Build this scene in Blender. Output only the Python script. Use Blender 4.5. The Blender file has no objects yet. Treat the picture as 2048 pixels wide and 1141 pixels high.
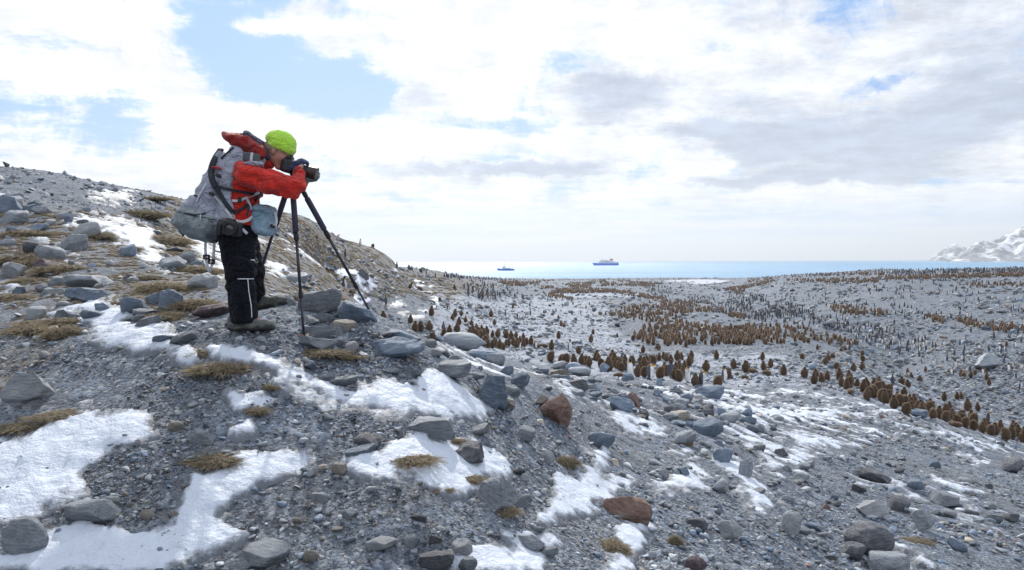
import bpy, bmesh, math, random
import numpy as np
from mathutils import Vector, Matrix, noise as mnoise
random.seed(7)
RNG = np.random.default_rng(7)
C = bpy.context.scene.collection
SC = bpy.context.scene
rad = math.radians

# ------------------------------------------------------------------ camera
F = 1607.0                       # focal length in photograph pixels (2048 wide)
CAM = Vector((0.0, 0.0, 14.0))   # eye height above the sea
PITCH, ROLL = rad(1.70), rad(-0.22)
cd = bpy.data.cameras.new('camera'); cam = bpy.data.objects.new('camera', cd); C.objects.link(cam)
cd.sensor_width = 36.0; cd.lens = 36.0*F/2048; cd.clip_start = 0.05; cd.clip_end = 90000
CAMR = Matrix.Rotation(rad(90)-PITCH, 3, 'X') @ Matrix.Rotation(ROLL, 3, 'Z')
cam.matrix_world = Matrix.Translation(CAM) @ CAMR.to_4x4()
SC.camera = cam
RM = np.array(CAMR)

def ray(px, py):
    v = CAMR @ Vector(((px-1024)/F, -(py-570.5)/F, -1.0))
    return v
def P(px, py, d):
    """the world point seen at a photograph pixel, d metres ahead"""
    v = ray(px, py)
    return CAM + v*(d/v.y)
def project(X, Y, Z):
    q = np.stack([X-CAM.x, Y-CAM.y, Z-CAM.z], -1) @ RM
    w = np.maximum(-q[..., 2], 1e-3)
    return 1024+F*q[..., 0]/w, 570.5-F*q[..., 1]/w, -q[..., 2]

# ------------------------------------------------------------------ sun, exposure
SUN_EL, SUN_AZ = 33.0, -8.0      # azimuth in degrees clockwise from the view direction (+Y)
sd = bpy.data.lights.new('sun', 'SUN'); so = bpy.data.objects.new('sun', sd); C.objects.link(so)
sd.energy = 3.3; sd.angle = rad(1.2); sd.color = (1.0, 0.95, 0.88)
sv = Vector((math.sin(rad(SUN_AZ))*math.cos(rad(SUN_EL)), math.cos(rad(SUN_AZ))*math.cos(rad(SUN_EL)), math.sin(rad(SUN_EL))))
so.rotation_euler = sv.to_track_quat('Z', 'Y').to_euler(); so.location = (0, 0, 60)
SC.view_settings.view_transform = 'Standard'; SC.view_settings.look = 'None'
SC.view_settings.gamma = 1.0; SC.view_settings.use_curve_mapping = False
SC.view_settings.exposure = 0.24
SC.cycles.max_bounces = 6; SC.cycles.diffuse_bounces = 2; SC.cycles.glossy_bounces = 2
SC.cycles.volume_bounces = 0; SC.cycles.use_denoising = True
SC.cycles.caustics_reflective = False; SC.cycles.caustics_refractive = False

# ------------------------------------------------------------------ node helper
class NT:
    def __init__(s, tree): s.t = tree; tree.nodes.clear()
    def n(s, typ, **kw):
        nd = s.t.nodes.new(typ)
        for k, v in kw.items(): setattr(nd, k, v)
        return nd
    def put(s, sock, v):
        if v is None: return
        if isinstance(v, bpy.types.NodeSocket): s.t.links.new(v, sock)
        elif isinstance(v, (tuple, list)) and len(v) == 3 and sock.type == 'RGBA': sock.default_value = (*v, 1)
        else: sock.default_value = v
    def m(s, op, a, b=None, c=None, clamp=False):
        nd = s.n('ShaderNodeMath', operation=op); nd.use_clamp = clamp
        s.put(nd.inputs[0], a); s.put(nd.inputs[1], b); s.put(nd.inputs[2], c); return nd.outputs[0]
    def v(s, op, a, b=None, sc=None):
        nd = s.n('ShaderNodeVectorMath', operation=op)
        s.put(nd.inputs[0], a); s.put(nd.inputs[1], b)
        if sc is not None: s.put(nd.inputs['Scale'], sc)
        return nd.outputs['Value'] if op in ('LENGTH', 'DOT_PRODUCT') else nd.outputs[0]
    def noise(s, vec, scale, detail=4, rough=.5, dist=0.0, col=False):
        nd = s.n('ShaderNodeTexNoise'); s.put(nd.inputs['Vector'], vec); s.put(nd.inputs['Scale'], scale)
        nd.inputs['Detail'].default_value = detail; nd.inputs['Roughness'].default_value = rough
        nd.inputs['Distortion'].default_value = dist
        return nd.outputs['Color' if col else 'Fac']
    def vor(s, vec, scale, feature='F1', out='Distance', rnd=1.0):
        nd = s.n('ShaderNodeTexVoronoi', feature=feature); s.put(nd.inputs['Vector'], vec); s.put(nd.inputs['Scale'], scale)
        nd.inputs['Randomness'].default_value = rnd
        return nd.outputs[out]
    def ss(s, x, a, b, lo=0.0, hi=1.0, smooth=True):
        nd = s.n('ShaderNodeMapRange', interpolation_type='SMOOTHSTEP' if smooth else 'LINEAR'); nd.clamp = True
        s.put(nd.inputs[0], x)
        for i, q in enumerate((a, b, lo, hi)): s.put(nd.inputs[1+i], q)
        return nd.outputs[0]
    def mix(s, f, a, b, blend='MIX'):
        nd = s.n('ShaderNodeMix', data_type='RGBA', blend_type=blend)
        s.put(nd.inputs[0], f); s.put(nd.inputs[6], a); s.put(nd.inputs[7], b); return nd.outputs[2]
    def ramp(s, f, stops):
        nd = s.n('ShaderNodeValToRGB'); s.put(nd.inputs[0], f); e = nd.color_ramp.elements
        while len(e) < len(stops): e.new(.5)
        for k, (p, c) in zip(e, stops): k.position = p; k.color = (*c, 1)
        return nd.outputs[0]
    def map(s, vec, loc=(0,0,0), scale=(1,1,1), rot=(0,0,0)):
        nd = s.n('ShaderNodeMapping'); s.put(nd.inputs[0], vec)
        nd.inputs[1].default_value = loc; nd.inputs[2].default_value = rot; nd.inputs[3].default_value = scale
        return nd.outputs[0]
    def bump(s, h, strength=.5, dist=.02, normal=None):
        nd = s.n('ShaderNodeBump'); nd.inputs['Strength'].default_value = strength; nd.inputs['Distance'].default_value = dist
        s.put(nd.inputs['Height'], h); s.put(nd.inputs['Normal'], normal); return nd.outputs[0]

MATS = {}
def mat(name):
    m = bpy.data.materials.new(name); m.use_nodes = True; MATS[name] = m
    t = NT(m.node_tree); out = t.n('ShaderNodeOutputMaterial')
    b = t.n('ShaderNodeBsdfPrincipled'); t.t.links.new(b.outputs[0], out.inputs[0])
    def setp(**kw):
        for k, v in kw.items():
            t.put(b.inputs[k.replace('_', ' ')], v)
    return m, t, setp, b, out
def simple(name, col, rough=.7, var=.12, nscale=8, bump=0.0, bscale=60, metal=0.0, sheen=0.0):
    """plain coloured material with a little mottling and relief"""
    m, t, setp, b, o = mat(name)
    co = t.n('ShaderNodeTexCoord').outputs['Object']
    nz = t.noise(co, nscale, 5, .6)
    lo = tuple(c*(1-var) for c in col); hi = tuple(min(1, c*(1+var)) for c in col)
    setp(Base_Color=t.mix(t.ss(nz, .3, .7), lo, hi), Roughness=rough, Metallic=metal)
    if sheen: setp(Sheen_Weight=sheen)
    if bump: setp(Normal=t.bump(t.noise(co, bscale, 4, .6), .6, bump))
    return m

# ------------------------------------------------------------------ world
w = bpy.data.worlds.new('World'); SC.world = w; w.use_nodes = True
t = NT(w.node_tree)
wo = t.n('ShaderNodeOutputWorld'); bg = t.n('ShaderNodeBackground'); bg.inputs[1].default_value = 0.1
t.t.links.new(bg.outputs[0], wo.inputs[0])
sky = t.n('ShaderNodeTexSky', sky_type='NISHITA'); sky.sun_disc = False
sky.sun_elevation = rad(SUN_EL); sky.sun_rotation = rad(SUN_AZ); sky.air_density = 1.2; sky.dust_density = .6; sky.ozone_density = 2.0
D = t.v('NORMALIZE', t.n('ShaderNodeTexCoord').outputs['Generated'])
sep = t.n('ShaderNodeSeparateXYZ'); t.put(sep.inputs[0], D); DZ = sep.outputs[2]
up = t.m('MAXIMUM', DZ, 0.0)
comb = t.n('ShaderNodeCombineXYZ')
den = t.m('ADD', up, .10)
t.put(comb.inputs[0], t.m('DIVIDE', sep.outputs[0], den)); t.put(comb.inputs[1], t.m('DIVIDE', sep.outputs[1], den))
PC = comb.outputs[0]
warp = t.v('SCALE', t.v('SUBTRACT', t.noise(D, 9, 8, .68, col=True), (.5, .5, .5)), sc=.065)
DW = t.v('ADD', D, warp)
def blobs(lst):
    acc = None
    for (px, py, rx, ry, wgt) in lst:
        c = ray(px, py).normalized(); ax, az = F/rx, F/ry
        q = t.map(DW, (-c.x*ax, -c.y*ax*.6, -c.z*az), (ax, ax*.6, az))
        b = t.ss(t.v('LENGTH', q), 1.35, .25, 0.0, wgt)
        acc = b if acc is None else t.m('ADD', acc, b)
    return acc
cover = blobs([(560,60,170,70,-.22),(620,165,185,65,-.46),(700,190,110,60,-.25),(430,130,110,60,-.30),(380,40,70,60,-.22),(100,75,130,24,-.18),
               (150,235,140,75,-.26),(250,215,70,50,-.16),(905,245,90,26,-.30),(1010,262,80,18,-.2),(1700,38,75,60,-.42),(1540,25,90,30,-.2),(1790,150,34,12,-.24),(1750,172,30,10,-.2),
               (540,215,45,20,-.2),(1330,345,150,20,-.22),(720,40,60,40,-.12),(1060,10,40,40,-.16),(1420,15,60,26,-.16),
               (540,50,75,24,.30),(670,70,75,40,.30),(610,25,40,20,.2),(250,60,190,60,.16),(120,150,200,35,.25),(200,330,160,60,.2),(420,250,170,50,.2),(950,120,170,120,.2),(1390,335,60,26,.4),
               (650,270,160,30,.14)])
grey = blobs([(1230,195,130,60,.55),(1440,262,170,22,.40),(1640,300,210,70,.45),(1950,210,160,130,.42),(1500,150,200,80,.16),(940,338,240,18,.40),(1560,362,210,16,.42),
              (850,185,50,40,.28),(965,105,45,40,.16),(1830,330,160,60,.2),(1100,335,150,18,.3),(1480,210,120,50,.2),(1890,60,160,80,.22),
              (1400,330,70,28,-.6),(1000,390,400,26,-.3),(1960,310,80,30,-.35),(1800,395,300,30,-.4),(250,150,320,130,-.5),(500,300,260,60,-.4)])
n1 = t.noise(t.v('ADD', PC, (3.1, 1.7, 0)), 1.35, 12, .62, .25)
n2 = t.noise(D, 11, 12, .72, .6); n3 = t.noise(t.v('ADD', PC, (7.7, 2.2, 0)), 4.2, 12, .70, .3)
nn = t.m('ADD', t.m('MULTIPLY', n1, .45), t.m('ADD', t.m('MULTIPLY', n2, .30), t.m('MULTIPLY', n3, .25)))
low = t.ss(DZ, .10, .015)               # long thin veils towards the horizon
nn = t.m('MULTIPLY_ADD', t.m('SUBTRACT', nn, .5), 3.1, .5)
alpha = t.ss(t.m('ADD', t.m('ADD', nn, t.m('MULTIPLY_ADD', t.m('MAXIMUM', grey, 0.0), .55, cover)), .19), .36, .72)
alpha = t.m('MULTIPLY_ADD', alpha, .95, .05)
g0 = t.noise(t.v('ADD', PC, (9.3, 4.0, 0)), .9, 7, .5, .1)
gd = t.m('MULTIPLY', t.m('SUBTRACT', n3, .5), .9)
gg = t.m('MULTIPLY', t.ss(t.m('ADD', t.m('ADD', g0, grey), gd), .40, 1.0), t.ss(DZ, .03, .10))
fine = t.m('MULTIPLY', t.ss(t.noise(PC, 3.5, 11, .66), .34, .66, .86, 1.08), t.ss(n2, .36, .64, .93, 1.05))
ccol = t.mix(gg, (9.2, 9.35, 9.7), (4.6, 5.3, 6.7))
ccol = t.mix(1.0, ccol, fine, 'MULTIPLY')
blue = t.mix(.8, t.mix(1.0, sky.outputs[0], (1.0, 1.0, 1.0), 'MULTIPLY'), (2.0, 4.4, 8.3))
blue = t.mix(blobs([(1700,38,130,110,.85),(1790,150,60,30,.7),(1750,172,60,30,.7),(1540,25,110,50,.5)]), blue, (1.5, 3.6, 7.4))
col = t.mix(alpha, blue, ccol)
# horizon veil: soft level streaks of pale lavender, cream and light blue
stre = t.noise(t.map(D, scale=(2.5, 2.5, 34)), 1.6, 5, .55)
hcol = t.mix(t.ss(stre, .40, .62), (5.6, 7.2, 9.6), (9.0, 9.0, 9.3))
hcol = t.mix(t.ss(DZ, .035, .0), hcol, (8.0, 8.4, 9.3))
col = t.mix(t.m('MULTIPLY', t.ss(DZ, .088, .030), .88), col, hcol)
t.put(bg.inputs[0], col)

# ------------------------------------------------------------------ tags and meshes
def tag(o, label=None, cat=None, group=None, kind=None):
    if label: o['label'] = label
    if cat: o['category'] = cat
    if group: o['group'] = group
    if kind: o['kind'] = kind
    return o
def link(o, parent=None):
    C.objects.link(o)
    if parent: o.parent = parent
    return o
def empty(name, loc=(0,0,0), rz=0):
    o = bpy.data.objects.new(name, None); o.location = loc; o.rotation_euler = (0, 0, rz); o.empty_display_size = .1
    return link(o)
def mesh_np(name, V, Fc, mats=(), smooth=True, midx=None):
    """V (n,3), Fc (m,k) int array, k = 3 or 4, or a list of such arrays"""
    me = bpy.data.meshes.new(name)
    Fs = Fc if isinstance(Fc, list) else [Fc]
    V = np.asarray(V, np.float32)
    loops = np.concatenate([f.ravel() for f in Fs]); tot = np.concatenate([np.full(len(f), f.shape[1]) for f in Fs])
    me.vertices.add(len(V)); me.vertices.foreach_set('co', V.ravel())
    me.loops.add(len(loops)); me.loops.foreach_set('vertex_index', loops.astype(np.int32))
    me.polygons.add(len(tot)); st = np.zeros(len(tot), np.int32); st[1:] = np.cumsum(tot)[:-1]
    me.polygons.foreach_set('loop_start', st); me.polygons.foreach_set('loop_total', tot.astype(np.int32))
    if smooth is not None: me.polygons.foreach_set('use_smooth', np.full(len(tot), bool(smooth)))
    for m in mats: me.materials.append(m)
    if midx is not None: me.polygons.foreach_set('material_index', np.asarray(midx, np.int32))
    me.update(calc_edges=True)
    return me
def mobj(name, me, parent=None, loc=None):
    o = bpy.data.objects.new(name, me)
    if loc is not None: o.location = loc
    return link(o, parent)
def fattr(me, name, vals):
    a = me.attributes.new(name, 'FLOAT', 'POINT'); a.data.foreach_set('value', np.asarray(vals, np.float32))
def cattr(me, name, cols):
    a = me.attributes.new(name, 'FLOAT_COLOR', 'POINT')
    c = np.ones((len(cols), 4), np.float32); c[:, :3] = cols; a.data.foreach_set('color', c.ravel())

def sm(x, a, b):
    q = np.clip((np.asarray(x, float)-a)/(b-a), 0, 1); return q*q*(3-2*q)
_perm = np.random.default_rng(3).random(1 << 16).astype(np.float32)
def vnoise(x, y, z=0.0):
    x = np.asarray(x, float); y = np.asarray(y, float); z = np.broadcast_to(np.asarray(z, float), x.shape)
    xi, yi, zi = np.floor(x).astype(np.int64), np.floor(y).astype(np.int64), np.floor(z).astype(np.int64)
    xf, yf, zf = x-xi, y-yi, z-zi
    u, v, w_ = [q*q*q*(q*(q*6-15)+10) for q in (xf, yf, zf)]
    def h(a, b, c): return _perm[((a*73856093) ^ (b*19349663) ^ (c*83492791)) & 0xFFFF]
    def L(a, b, k): return a+(b-a)*k
    r = L(L(L(h(xi,yi,zi), h(xi+1,yi,zi), u), L(h(xi,yi+1,zi), h(xi+1,yi+1,zi), u), v),
          L(L(h(xi,yi,zi+1), h(xi+1,yi,zi+1), u), L(h(xi,yi+1,zi+1), h(xi+1,yi+1,zi+1), u), v), w_)
    return r*2-1
def fbm(x, y, z=0.0, o=4, g=.5):
    s, a, f = 0, 1.0, 1.0
    for k in range(o):
        s = s + a*vnoise(np.asarray(x)*f+17.3*k, np.asarray(y)*f+9.1*k, np.asarray(z)*f); a *= g; f *= 2.03
    return s
# ------------------------------------------------------------------ terrain: heights measured at spots, spread smoothly between them
CP = []   # (px, py, depth)
def cps(*rows): CP.extend(rows)
cps((-300,1141,3.6),(0,1141,3.8),(250,1141,3.9),(500,1141,4.0),(800,1141,4.1),(1024,1141,4.25),(1250,1141,5.0),(1450,1141,5.7),(1700,1141,7.2),(2048,1141,8.8),
    (-300,1600,2.1),(500,1700,2.1),(1024,1700,2.2),(1600,1700,2.9),(2048,1500,4.6),(2500,1400,7.5),
    (-300,900,5.0),(0,900,5.0),(250,900,4.9),(500,900,4.95),(700,900,5.0),(850,900,5.25),(1000,900,6.0),(1100,900,7.0),(1250,900,9.0),(1450,900,11.8),(1700,900,18),(2000,950,22),(2400,950,26),
    (0,1000,4.4),(500,1000,4.5),(800,1000,4.6),(1000,1000,5.1),(1250,1000,6.8),(1450,1000,8.1),(1700,1000,11),(2000,1000,15),(2400,1100,16),
    (-300,780,6.0),(0,780,5.9),(250,780,5.7),(500,780,5.5),(700,790,5.7),(850,800,5.95),(1000,800,7.2),(1100,800,9.0),(1250,800,13.8),(1400,800,22),
    (1250,850,11),(1450,850,15.5),(1700,850,27),(1700,780,50),(1850,822,46),(2010,880,49),(2300,930,46),
    (-300,660,7.6),(0,660,7.4),(250,660,6.9),(460,660,6.5),(560,652,6.5),(620,680,6.4),(700,700,6.35),(700,660,6.75),(850,715,6.8),(850,760,6.3),(950,738,8.6),(1080,755,12.5),(1150,757,15),
    (608,675,6.42),(750,642,7.05),(560,600,7.9),(640,600,8.2),(720,622,7.5),(800,668,7.3),(890,705,7.9),(985,740,9.8),(640,640,7.0),(1250,770,17),(1400,785,26),
    # hidden dip behind the near shoulder
    (740,680,18),(830,715,20),(930,745,24),(1030,762,28),(690,650,16),(1150,772,27),(1250,780,27),
    # slope on the left, up to its crest
    (-300,560,11),(0,560,11),(120,560,10.5),(250,580,9.2),(400,590,8.4),(-300,440,17),(0,440,17),(120,440,17),(250,450,20),(350,500,17),(420,560,10.5),
    (-300,350,28),(0,337,30),(100,349,31),(200,371,32),(340,397,36),(450,430,46),(540,590,10.5),(540,560,19),(540,520,30),(560,462,58),(630,478,64),(700,497,76),(790,526,100),(870,546,135),
    (640,540,46),(650,590,60),(740,595,62),(820,578,104),(700,560,62),(865,622,66),(960,570,180),(930,600,110),(1000,558,330),(880,665,58),(760,632,59),(820,650,58),
    # hidden ground beyond the crest
    (-300,390,45),(0,380,48),(200,410,52),(400,450,75),(600,495,110),(700,512,130),(800,535,160),(0,420,120),(400,470,200),(0,500,400),(500,540,300),(-400,470,400),(700,546,300),
    # colony plain
    (1000,690,75),(960,680,72),(1110,678,80),(1185,686,80),(1122,653,99),(1262,757,39),(1385,770,48),(1437,778,48),(1570,750,57),(1350,765,45),
    (1100,620,150),(1100,590,230),(1100,566,390),(1300,692,86),(1400,692,86),(1400,650,122),(1300,610,190),(1450,590,270),(1300,572,330),
    (1400,569,352),(1300,561,435),(1500,561,430),(1250,560,470),(1100,559,560),(1000,560,450),(1400,558,520),(1550,553,440),
    (1700,690,110),(1845,727,99),(1815,748,98),(1978,766,80),(2040,780,76),(1750,720,80),(1900,660,120),(2048,690,100),(1680,622,150),(1700,650,128),
    (1600,600,200),(1700,590,200),(1900,600,160),(2048,640,125),(2048,600,150),(1750,560,215),(1900,553,210),(2048,549,205),(1600,565,250),(1900,575,190),
    (1750,545,300),(1900,541,300),(2048,537,300),(1650,548,370),(1750,538.5,380),(2300,545,260),(2400,640,120),(2400,780,70))
cp = np.array([list(P(*c)) for c in CP])
# shore falling under the sea, and the ground beside and behind the camera
cp = np.vstack([cp, [(x, y, z) for (x, y, z) in (
    (0,720,-1.5),(200,720,-1.5),(400,620,-1.5),(-200,720,-1.5),(-450,700,-1.5),(330,560,-.6),(210,690,-.8),(110,700,-.8),(0,690,-.6),(-100,690,-.5),
    (0,-3,12.75),(-3,-2,13.2),(3,-3,12.0),(-8,-8,15.5),(8,-10,10.5),(0,-15,13),(-30,-20,21),(30,-30,5),(0,-60,14),(-60,10,26),(-60,60,20),(70,0,2.0),(60,40,2.0),
    (-200,0,30),(-150,150,12),(-300,300,4),(200,0,3),(300,100,4),(300,250,6),(0,-300,20),(-300,-300,30),(300,-300,10),(0,-700,20),(-700,0,10),(700,0,6),(700,-600,10),(-700,-600,20),(600,500,-1),(-500,500,0))]])
def warpc(x, y):
    r = np.hypot(x, y)+1e-9; s = np.log1p(r/1.5)/r; return np.stack([x*s, y*s], -1)
_cw = warpc(cp[:, 0], cp[:, 1])
def _phi(d2): return .5*d2*np.log(d2+1e-12)
_n = len(cp); _A = np.zeros((_n+3, _n+3))
_A[:_n, :_n] = _phi(((_cw[:, None]-_cw[None])**2).sum(-1)) + np.eye(_n)*1e-4
_A[:_n, _n] = 1; _A[:_n, _n+1:] = _cw; _A[_n:, :_n] = _A[:_n, _n:].T
_W = np.linalg.solve(_A, np.r_[cp[:, 2], 0, 0, 0])
def base_h(x, y):
    x = np.asarray(x, float); sh = x.shape; p = warpc(x.ravel(), np.asarray(y, float).ravel()); out = np.empty(len(p))
    for i in range(0, len(p), 20000):
        q = p[i:i+20000]; d2 = ((q**2).sum(1)[:, None]+(_cw**2).sum(1)[None]-2*q@_cw.T).clip(0)
        out[i:i+20000] = _phi(d2)@_W[:_n]+_W[_n]+q@_W[_n+1:]
    return out.reshape(sh)

AZ = np.concatenate([np.linspace(-180, -60, 25)[:-1], np.linspace(-60, -37, 30)[:-1], np.linspace(-37, 37, 620), np.linspace(37, 60, 30)[1:], np.linspace(60, 180, 25)[1:]])*math.pi/180
LR = np.concatenate([np.linspace(math.log(.4), math.log(3), 14)[:-1], np.linspace(math.log(3), math.log(22), 290)[:-1], np.linspace(math.log(22), math.log(180), 215)[:-1], np.linspace(math.log(180), math.log(900), 80)])
NR, NA = len(LR), len(AZ)
RR, AA = np.meshgrid(np.exp(LR), AZ, indexing='ij')
GX, GY = RR*np.sin(AA), RR*np.cos(AA)
GZ = base_h(GX, GY)
def relief(x, y, r):
    a1 = np.minimum(r*.006, .16); a2 = np.minimum(.012+r*.0015, .10)
    z = a1*fbm(x/2.3, y/2.3, 1.0, 3)*np.clip(r/60, .35, 1) + a1*1.6*fbm(x/14, y/14, 4.0, 3)*sm(r, 12, 40)
    z += a2*fbm(x/.45, y/.45, 2.0, 3) + .006*fbm(x/.07, y/.07, 3.0, 2)*(r < 14)
    return z
_flat = (1-sm(RR, 300, 420)*.8)*(1-.65*sm(RR, 18, 35)*sm(-GX, 3, 12)*sm(160-RR, 0, 40))
GZ = GZ + relief(GX, GY, RR)*_flat
# keep the foot of the picture's person and tripod exactly where measured
def clampcol(z): return z
def ground(x, y):
    """height of the ground sheet at x, y"""
    x = np.asarray(x, float); y = np.asarray(y, float)
    i = np.interp(np.log(np.hypot(x, y)+1e-9), LR, np.arange(NR)); j = np.interp(np.arctan2(x, y), AZ, np.arange(NA))
    i0 = np.clip(i.astype(int), 0, NR-2); j0 = np.clip(j.astype(int), 0, NA-2); a = i-i0; b = j-j0
    return (GZ[i0,j0]*(1-a)+GZ[i0+1,j0]*a)*(1-b)+(GZ[i0,j0+1]*(1-a)+GZ[i0+1,j0+1]*a)*b
_EL = (GZ-CAM.z)/RR
def hit(px, py, rmin=0.0, rmax=1e9):
    """the first ground point beyond rmin behind a photograph pixel; None when the ray misses"""
    v = ray(px, py); e = v.z/math.hypot(v.x, v.y); az = math.atan2(v.x, v.y)
    j = np.interp(az, AZ, np.arange(NA)); j0 = min(int(j), NA-2); b = j-j0
    col = _EL[:, j0]*(1-b)+_EL[:, j0+1]*b; R = np.exp(LR)
    ok = np.nonzero((col >= e) & (R >= rmin) & (R <= rmax))[0]
    if not len(ok): return None
    k = ok[0]
    if k > 0 and col[k-1] < e:
        f = (e-col[k-1])/(col[k]-col[k-1]+1e-12); r = R[k-1]+(R[k]-R[k-1])*f
    else: r = R[k]
    x, y = r*math.sin(az), r*math.cos(az)
    return Vector((x, y, float(ground(x, y))))
def hits(px, py, rmin=0.0):
    """the same for arrays; rays that miss come back as nan"""
    q = np.stack([(px-1024)/F, -(py-570.5)/F, -np.ones_like(px)], -1) @ RM.T
    e = q[:, 2]/np.hypot(q[:, 0], q[:, 1]); az = np.arctan2(q[:, 0], q[:, 1]); j = np.rint(np.interp(az, AZ, np.arange(NA))).astype(int)
    R = np.exp(LR); out = np.full((len(px), 3), np.nan)
    for s in range(0, len(px), 4000):
        cc = (_EL[:, j[s:s+4000]] >= e[None, s:s+4000]) & (R[:, None] >= rmin)
        k = cc.argmax(0); okk = cc.any(0); km = np.maximum(k-1, 0); jj = j[s:s+4000]
        e1, e0 = _EL[k, jj], _EL[km, jj]; f = np.clip((e[s:s+4000]-e0)/(e1-e0+1e-12), 0, 1)
        r = R[km]+(R[k]-R[km])*f; x = r*np.sin(az[s:s+4000]); y = r*np.cos(az[s:s+4000])
        o = np.stack([x, y, ground(x, y)], -1); o[~okk] = np.nan; out[s:s+4000] = o
    return out
GPX, GPY, GW = project(GX, GY, GZ)

# ------------------------------------------------------------------ snow: where the patches lie
SNOW = [
 [(-60,885),(60,868),(130,828),(170,815),(250,815),(302,832),(298,868),(330,872),(240,902),(190,930),(160,952),(165,978),(120,1002),(60,1030),(-60,1050)],
 [(-60,1141),(20,1100),(80,1083),(150,1062),(165,1045),(215,1070),(300,1062),(352,1050),(360,990),(380,945),(440,918),(490,908),(560,905),(622,914),(600,942),(530,975),(500,1008),(430,1040),(485,1075),(400,1105),(330,1150),(-60,1160)],
 [(100,612),(150,608),(232,612),(262,650),(310,668),(385,692),(378,722),(300,712),(240,695),(175,662),(160,632)],
 [(425,700),(470,698),(525,702),(600,730),(650,765),(705,788),(760,772),(832,768),(858,742),(900,752),(940,775),(988,822),(900,840),(780,832),(690,805),(600,792),(560,775),(520,742),(450,715)],
 [(688,922),(740,908),(790,882),(840,868),(900,880),(990,895),(1022,915),(1010,955),(960,968),(900,972),(840,955),(800,945),(745,968),(690,945)],
 [(1080,1045),(1128,962),(1185,946),(1262,968),(1235,992),(1190,1012),(1130,1042)],
 [(1205,1150),(1230,1095),(1252,1045),(1292,1052),(1275,1150)],
 [(1300,972),(1355,940),(1352,915),(1400,930),(1445,955),(1400,988),(1330,985)],
 [(1430,895),(1480,928),(1545,985),(1558,1025),(1505,1035),(1490,1000),(1470,968),(1440,940)],
 [(1195,805),(1255,808),(1300,835),(1345,858),(1310,882),(1270,868),(1225,838)],
 [(1165,900),(1215,897),(1226,942),(1190,940)],
 [(1120,770),(1165,768),(1170,790),(1130,786)],
 [(690,1150),(700,1085),(760,1050),(820,1030),(890,1030),(885,1062),(832,1072),(860,1092),(940,1060),(1000,1042),(1062,1050),(1110,1085),(1115,1150)],
 [(455,790),(500,788),(548,795),(520,820),(470,818)],[(456,850),(500,840),(505,870),(470,878)],
 [(1380,790),(1500,808),(1700,818),(1790,832),(1700,838),(1560,850),(1470,830)],
 [(1430,858),(1560,888),(1640,915),(1600,935),(1500,898)],[(1540,935),(1570,945),(1560,960)],
 [(1560,860),(1620,870),(1720,895),(1640,900),(1580,880)],
 [(1825,853),(1900,862),(2012,895),(1930,888),(1850,868)],[(1918,912),(1985,925),(1960,935),(1925,928)],
 [(1868,957),(1925,972),(1975,990),(1935,992),(1890,978)],[(1760,960),(1800,968),(1850,1000),(1800,992)],
 [(1790,1090),(1850,1105),(1880,1141),(1830,1130)],[(1880,1000),(1930,1015),(1990,1035),(1930,1030)],
 [(130,437),(180,432),(240,442),(300,458),(322,500),(336,540),(300,528),(258,498),(225,470),(170,455),(135,452)],
 [(-20,393),(15,388),(28,402),(0,408)],[(185,388),(215,382),(262,388),(255,400),(200,402)],[(120,515),(158,513),(158,528),(125,530)],
 [(372,470),(392,462),(418,500),(430,540),(412,538),(395,505)],[(425,490),(450,500),(455,545),(440,548)],[(-20,562),(28,562),(30,574),(-20,576)],
 [(640,655),(690,672),(680,684),(650,676)],[(640,748),(700,755),(720,772),(650,768)],
 [(880,700),(935,702),(930,712),(890,710)],[(1330,905),(1380,900),(1360,920)],
]
def poly_sd(px, py, poly):
    """signed distance in pixels, positive inside"""
    p = np.array(poly, float); q = np.roll(p, -1, 0); best = np.full(px.shape, 1e9); ins = np.zeros(px.shape, bool)
    for (ax, ay), (bx, by) in zip(p, q):
        ex, ey = bx-ax, by-ay; wx, wy = px-ax, py-ay
        h = np.clip((wx*ex+wy*ey)/(ex*ex+ey*ey+1e-9), 0, 1); best = np.minimum(best, (wx-h*ex)**2+(wy-h*ey)**2)
        c = ((ay <= py) != (by <= py)); ins ^= c & (px < ex*(py-ay)/(by-ay+1e-12)+ax)
    d = np.sqrt(best); return np.where(ins, d, -d)
def near_poly(PX, PY, poly, pad):
    p = np.array(poly); return (PX > p[:, 0].min()-pad) & (PX < p[:, 0].max()+pad) & (PY > p[:, 1].min()-pad) & (PY < p[:, 1].max()+pad)
front = (GW > .5) & (np.abs(AA) < rad(40))
SM = np.full(GX.shape, -9.0)      # snow mask: positive inside a patch, about 1 well inside
near = front & (GPY > 380) & (RR < 75)
for kp, poly in enumerate(SNOW):
    ii = np.nonzero(near & near_poly(GPX, GPY, poly, 30))
    if len(ii[0]): SM[ii] = np.maximum(SM[ii], poly_sd(GPX[ii], GPY[ii], poly)/24.0+(.28 if kp in (2, 3, 4, 5) else 0)-(0 if kp != 12 else .8+1.5*fbm(GX[ii]/.35, GY[ii]/.35, 61.0, 4)))
edge = fbm(GX/.30, GY/.30, 5.0, 5, .68)*.62 + fbm(GX/.05, GY/.05, 7.0, 2)*.14
SM = np.where(SM > -3, SM+edge+.12, SM)
# wind-blown streaks on the open ground, running down to the right
def streak(x, y, sx, sy, ang, seed, o=4):
    c, s = math.cos(ang), math.sin(ang); return fbm((x*c+y*s)/sx, (-x*s+y*c)/sy, seed, o, .55)
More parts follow.
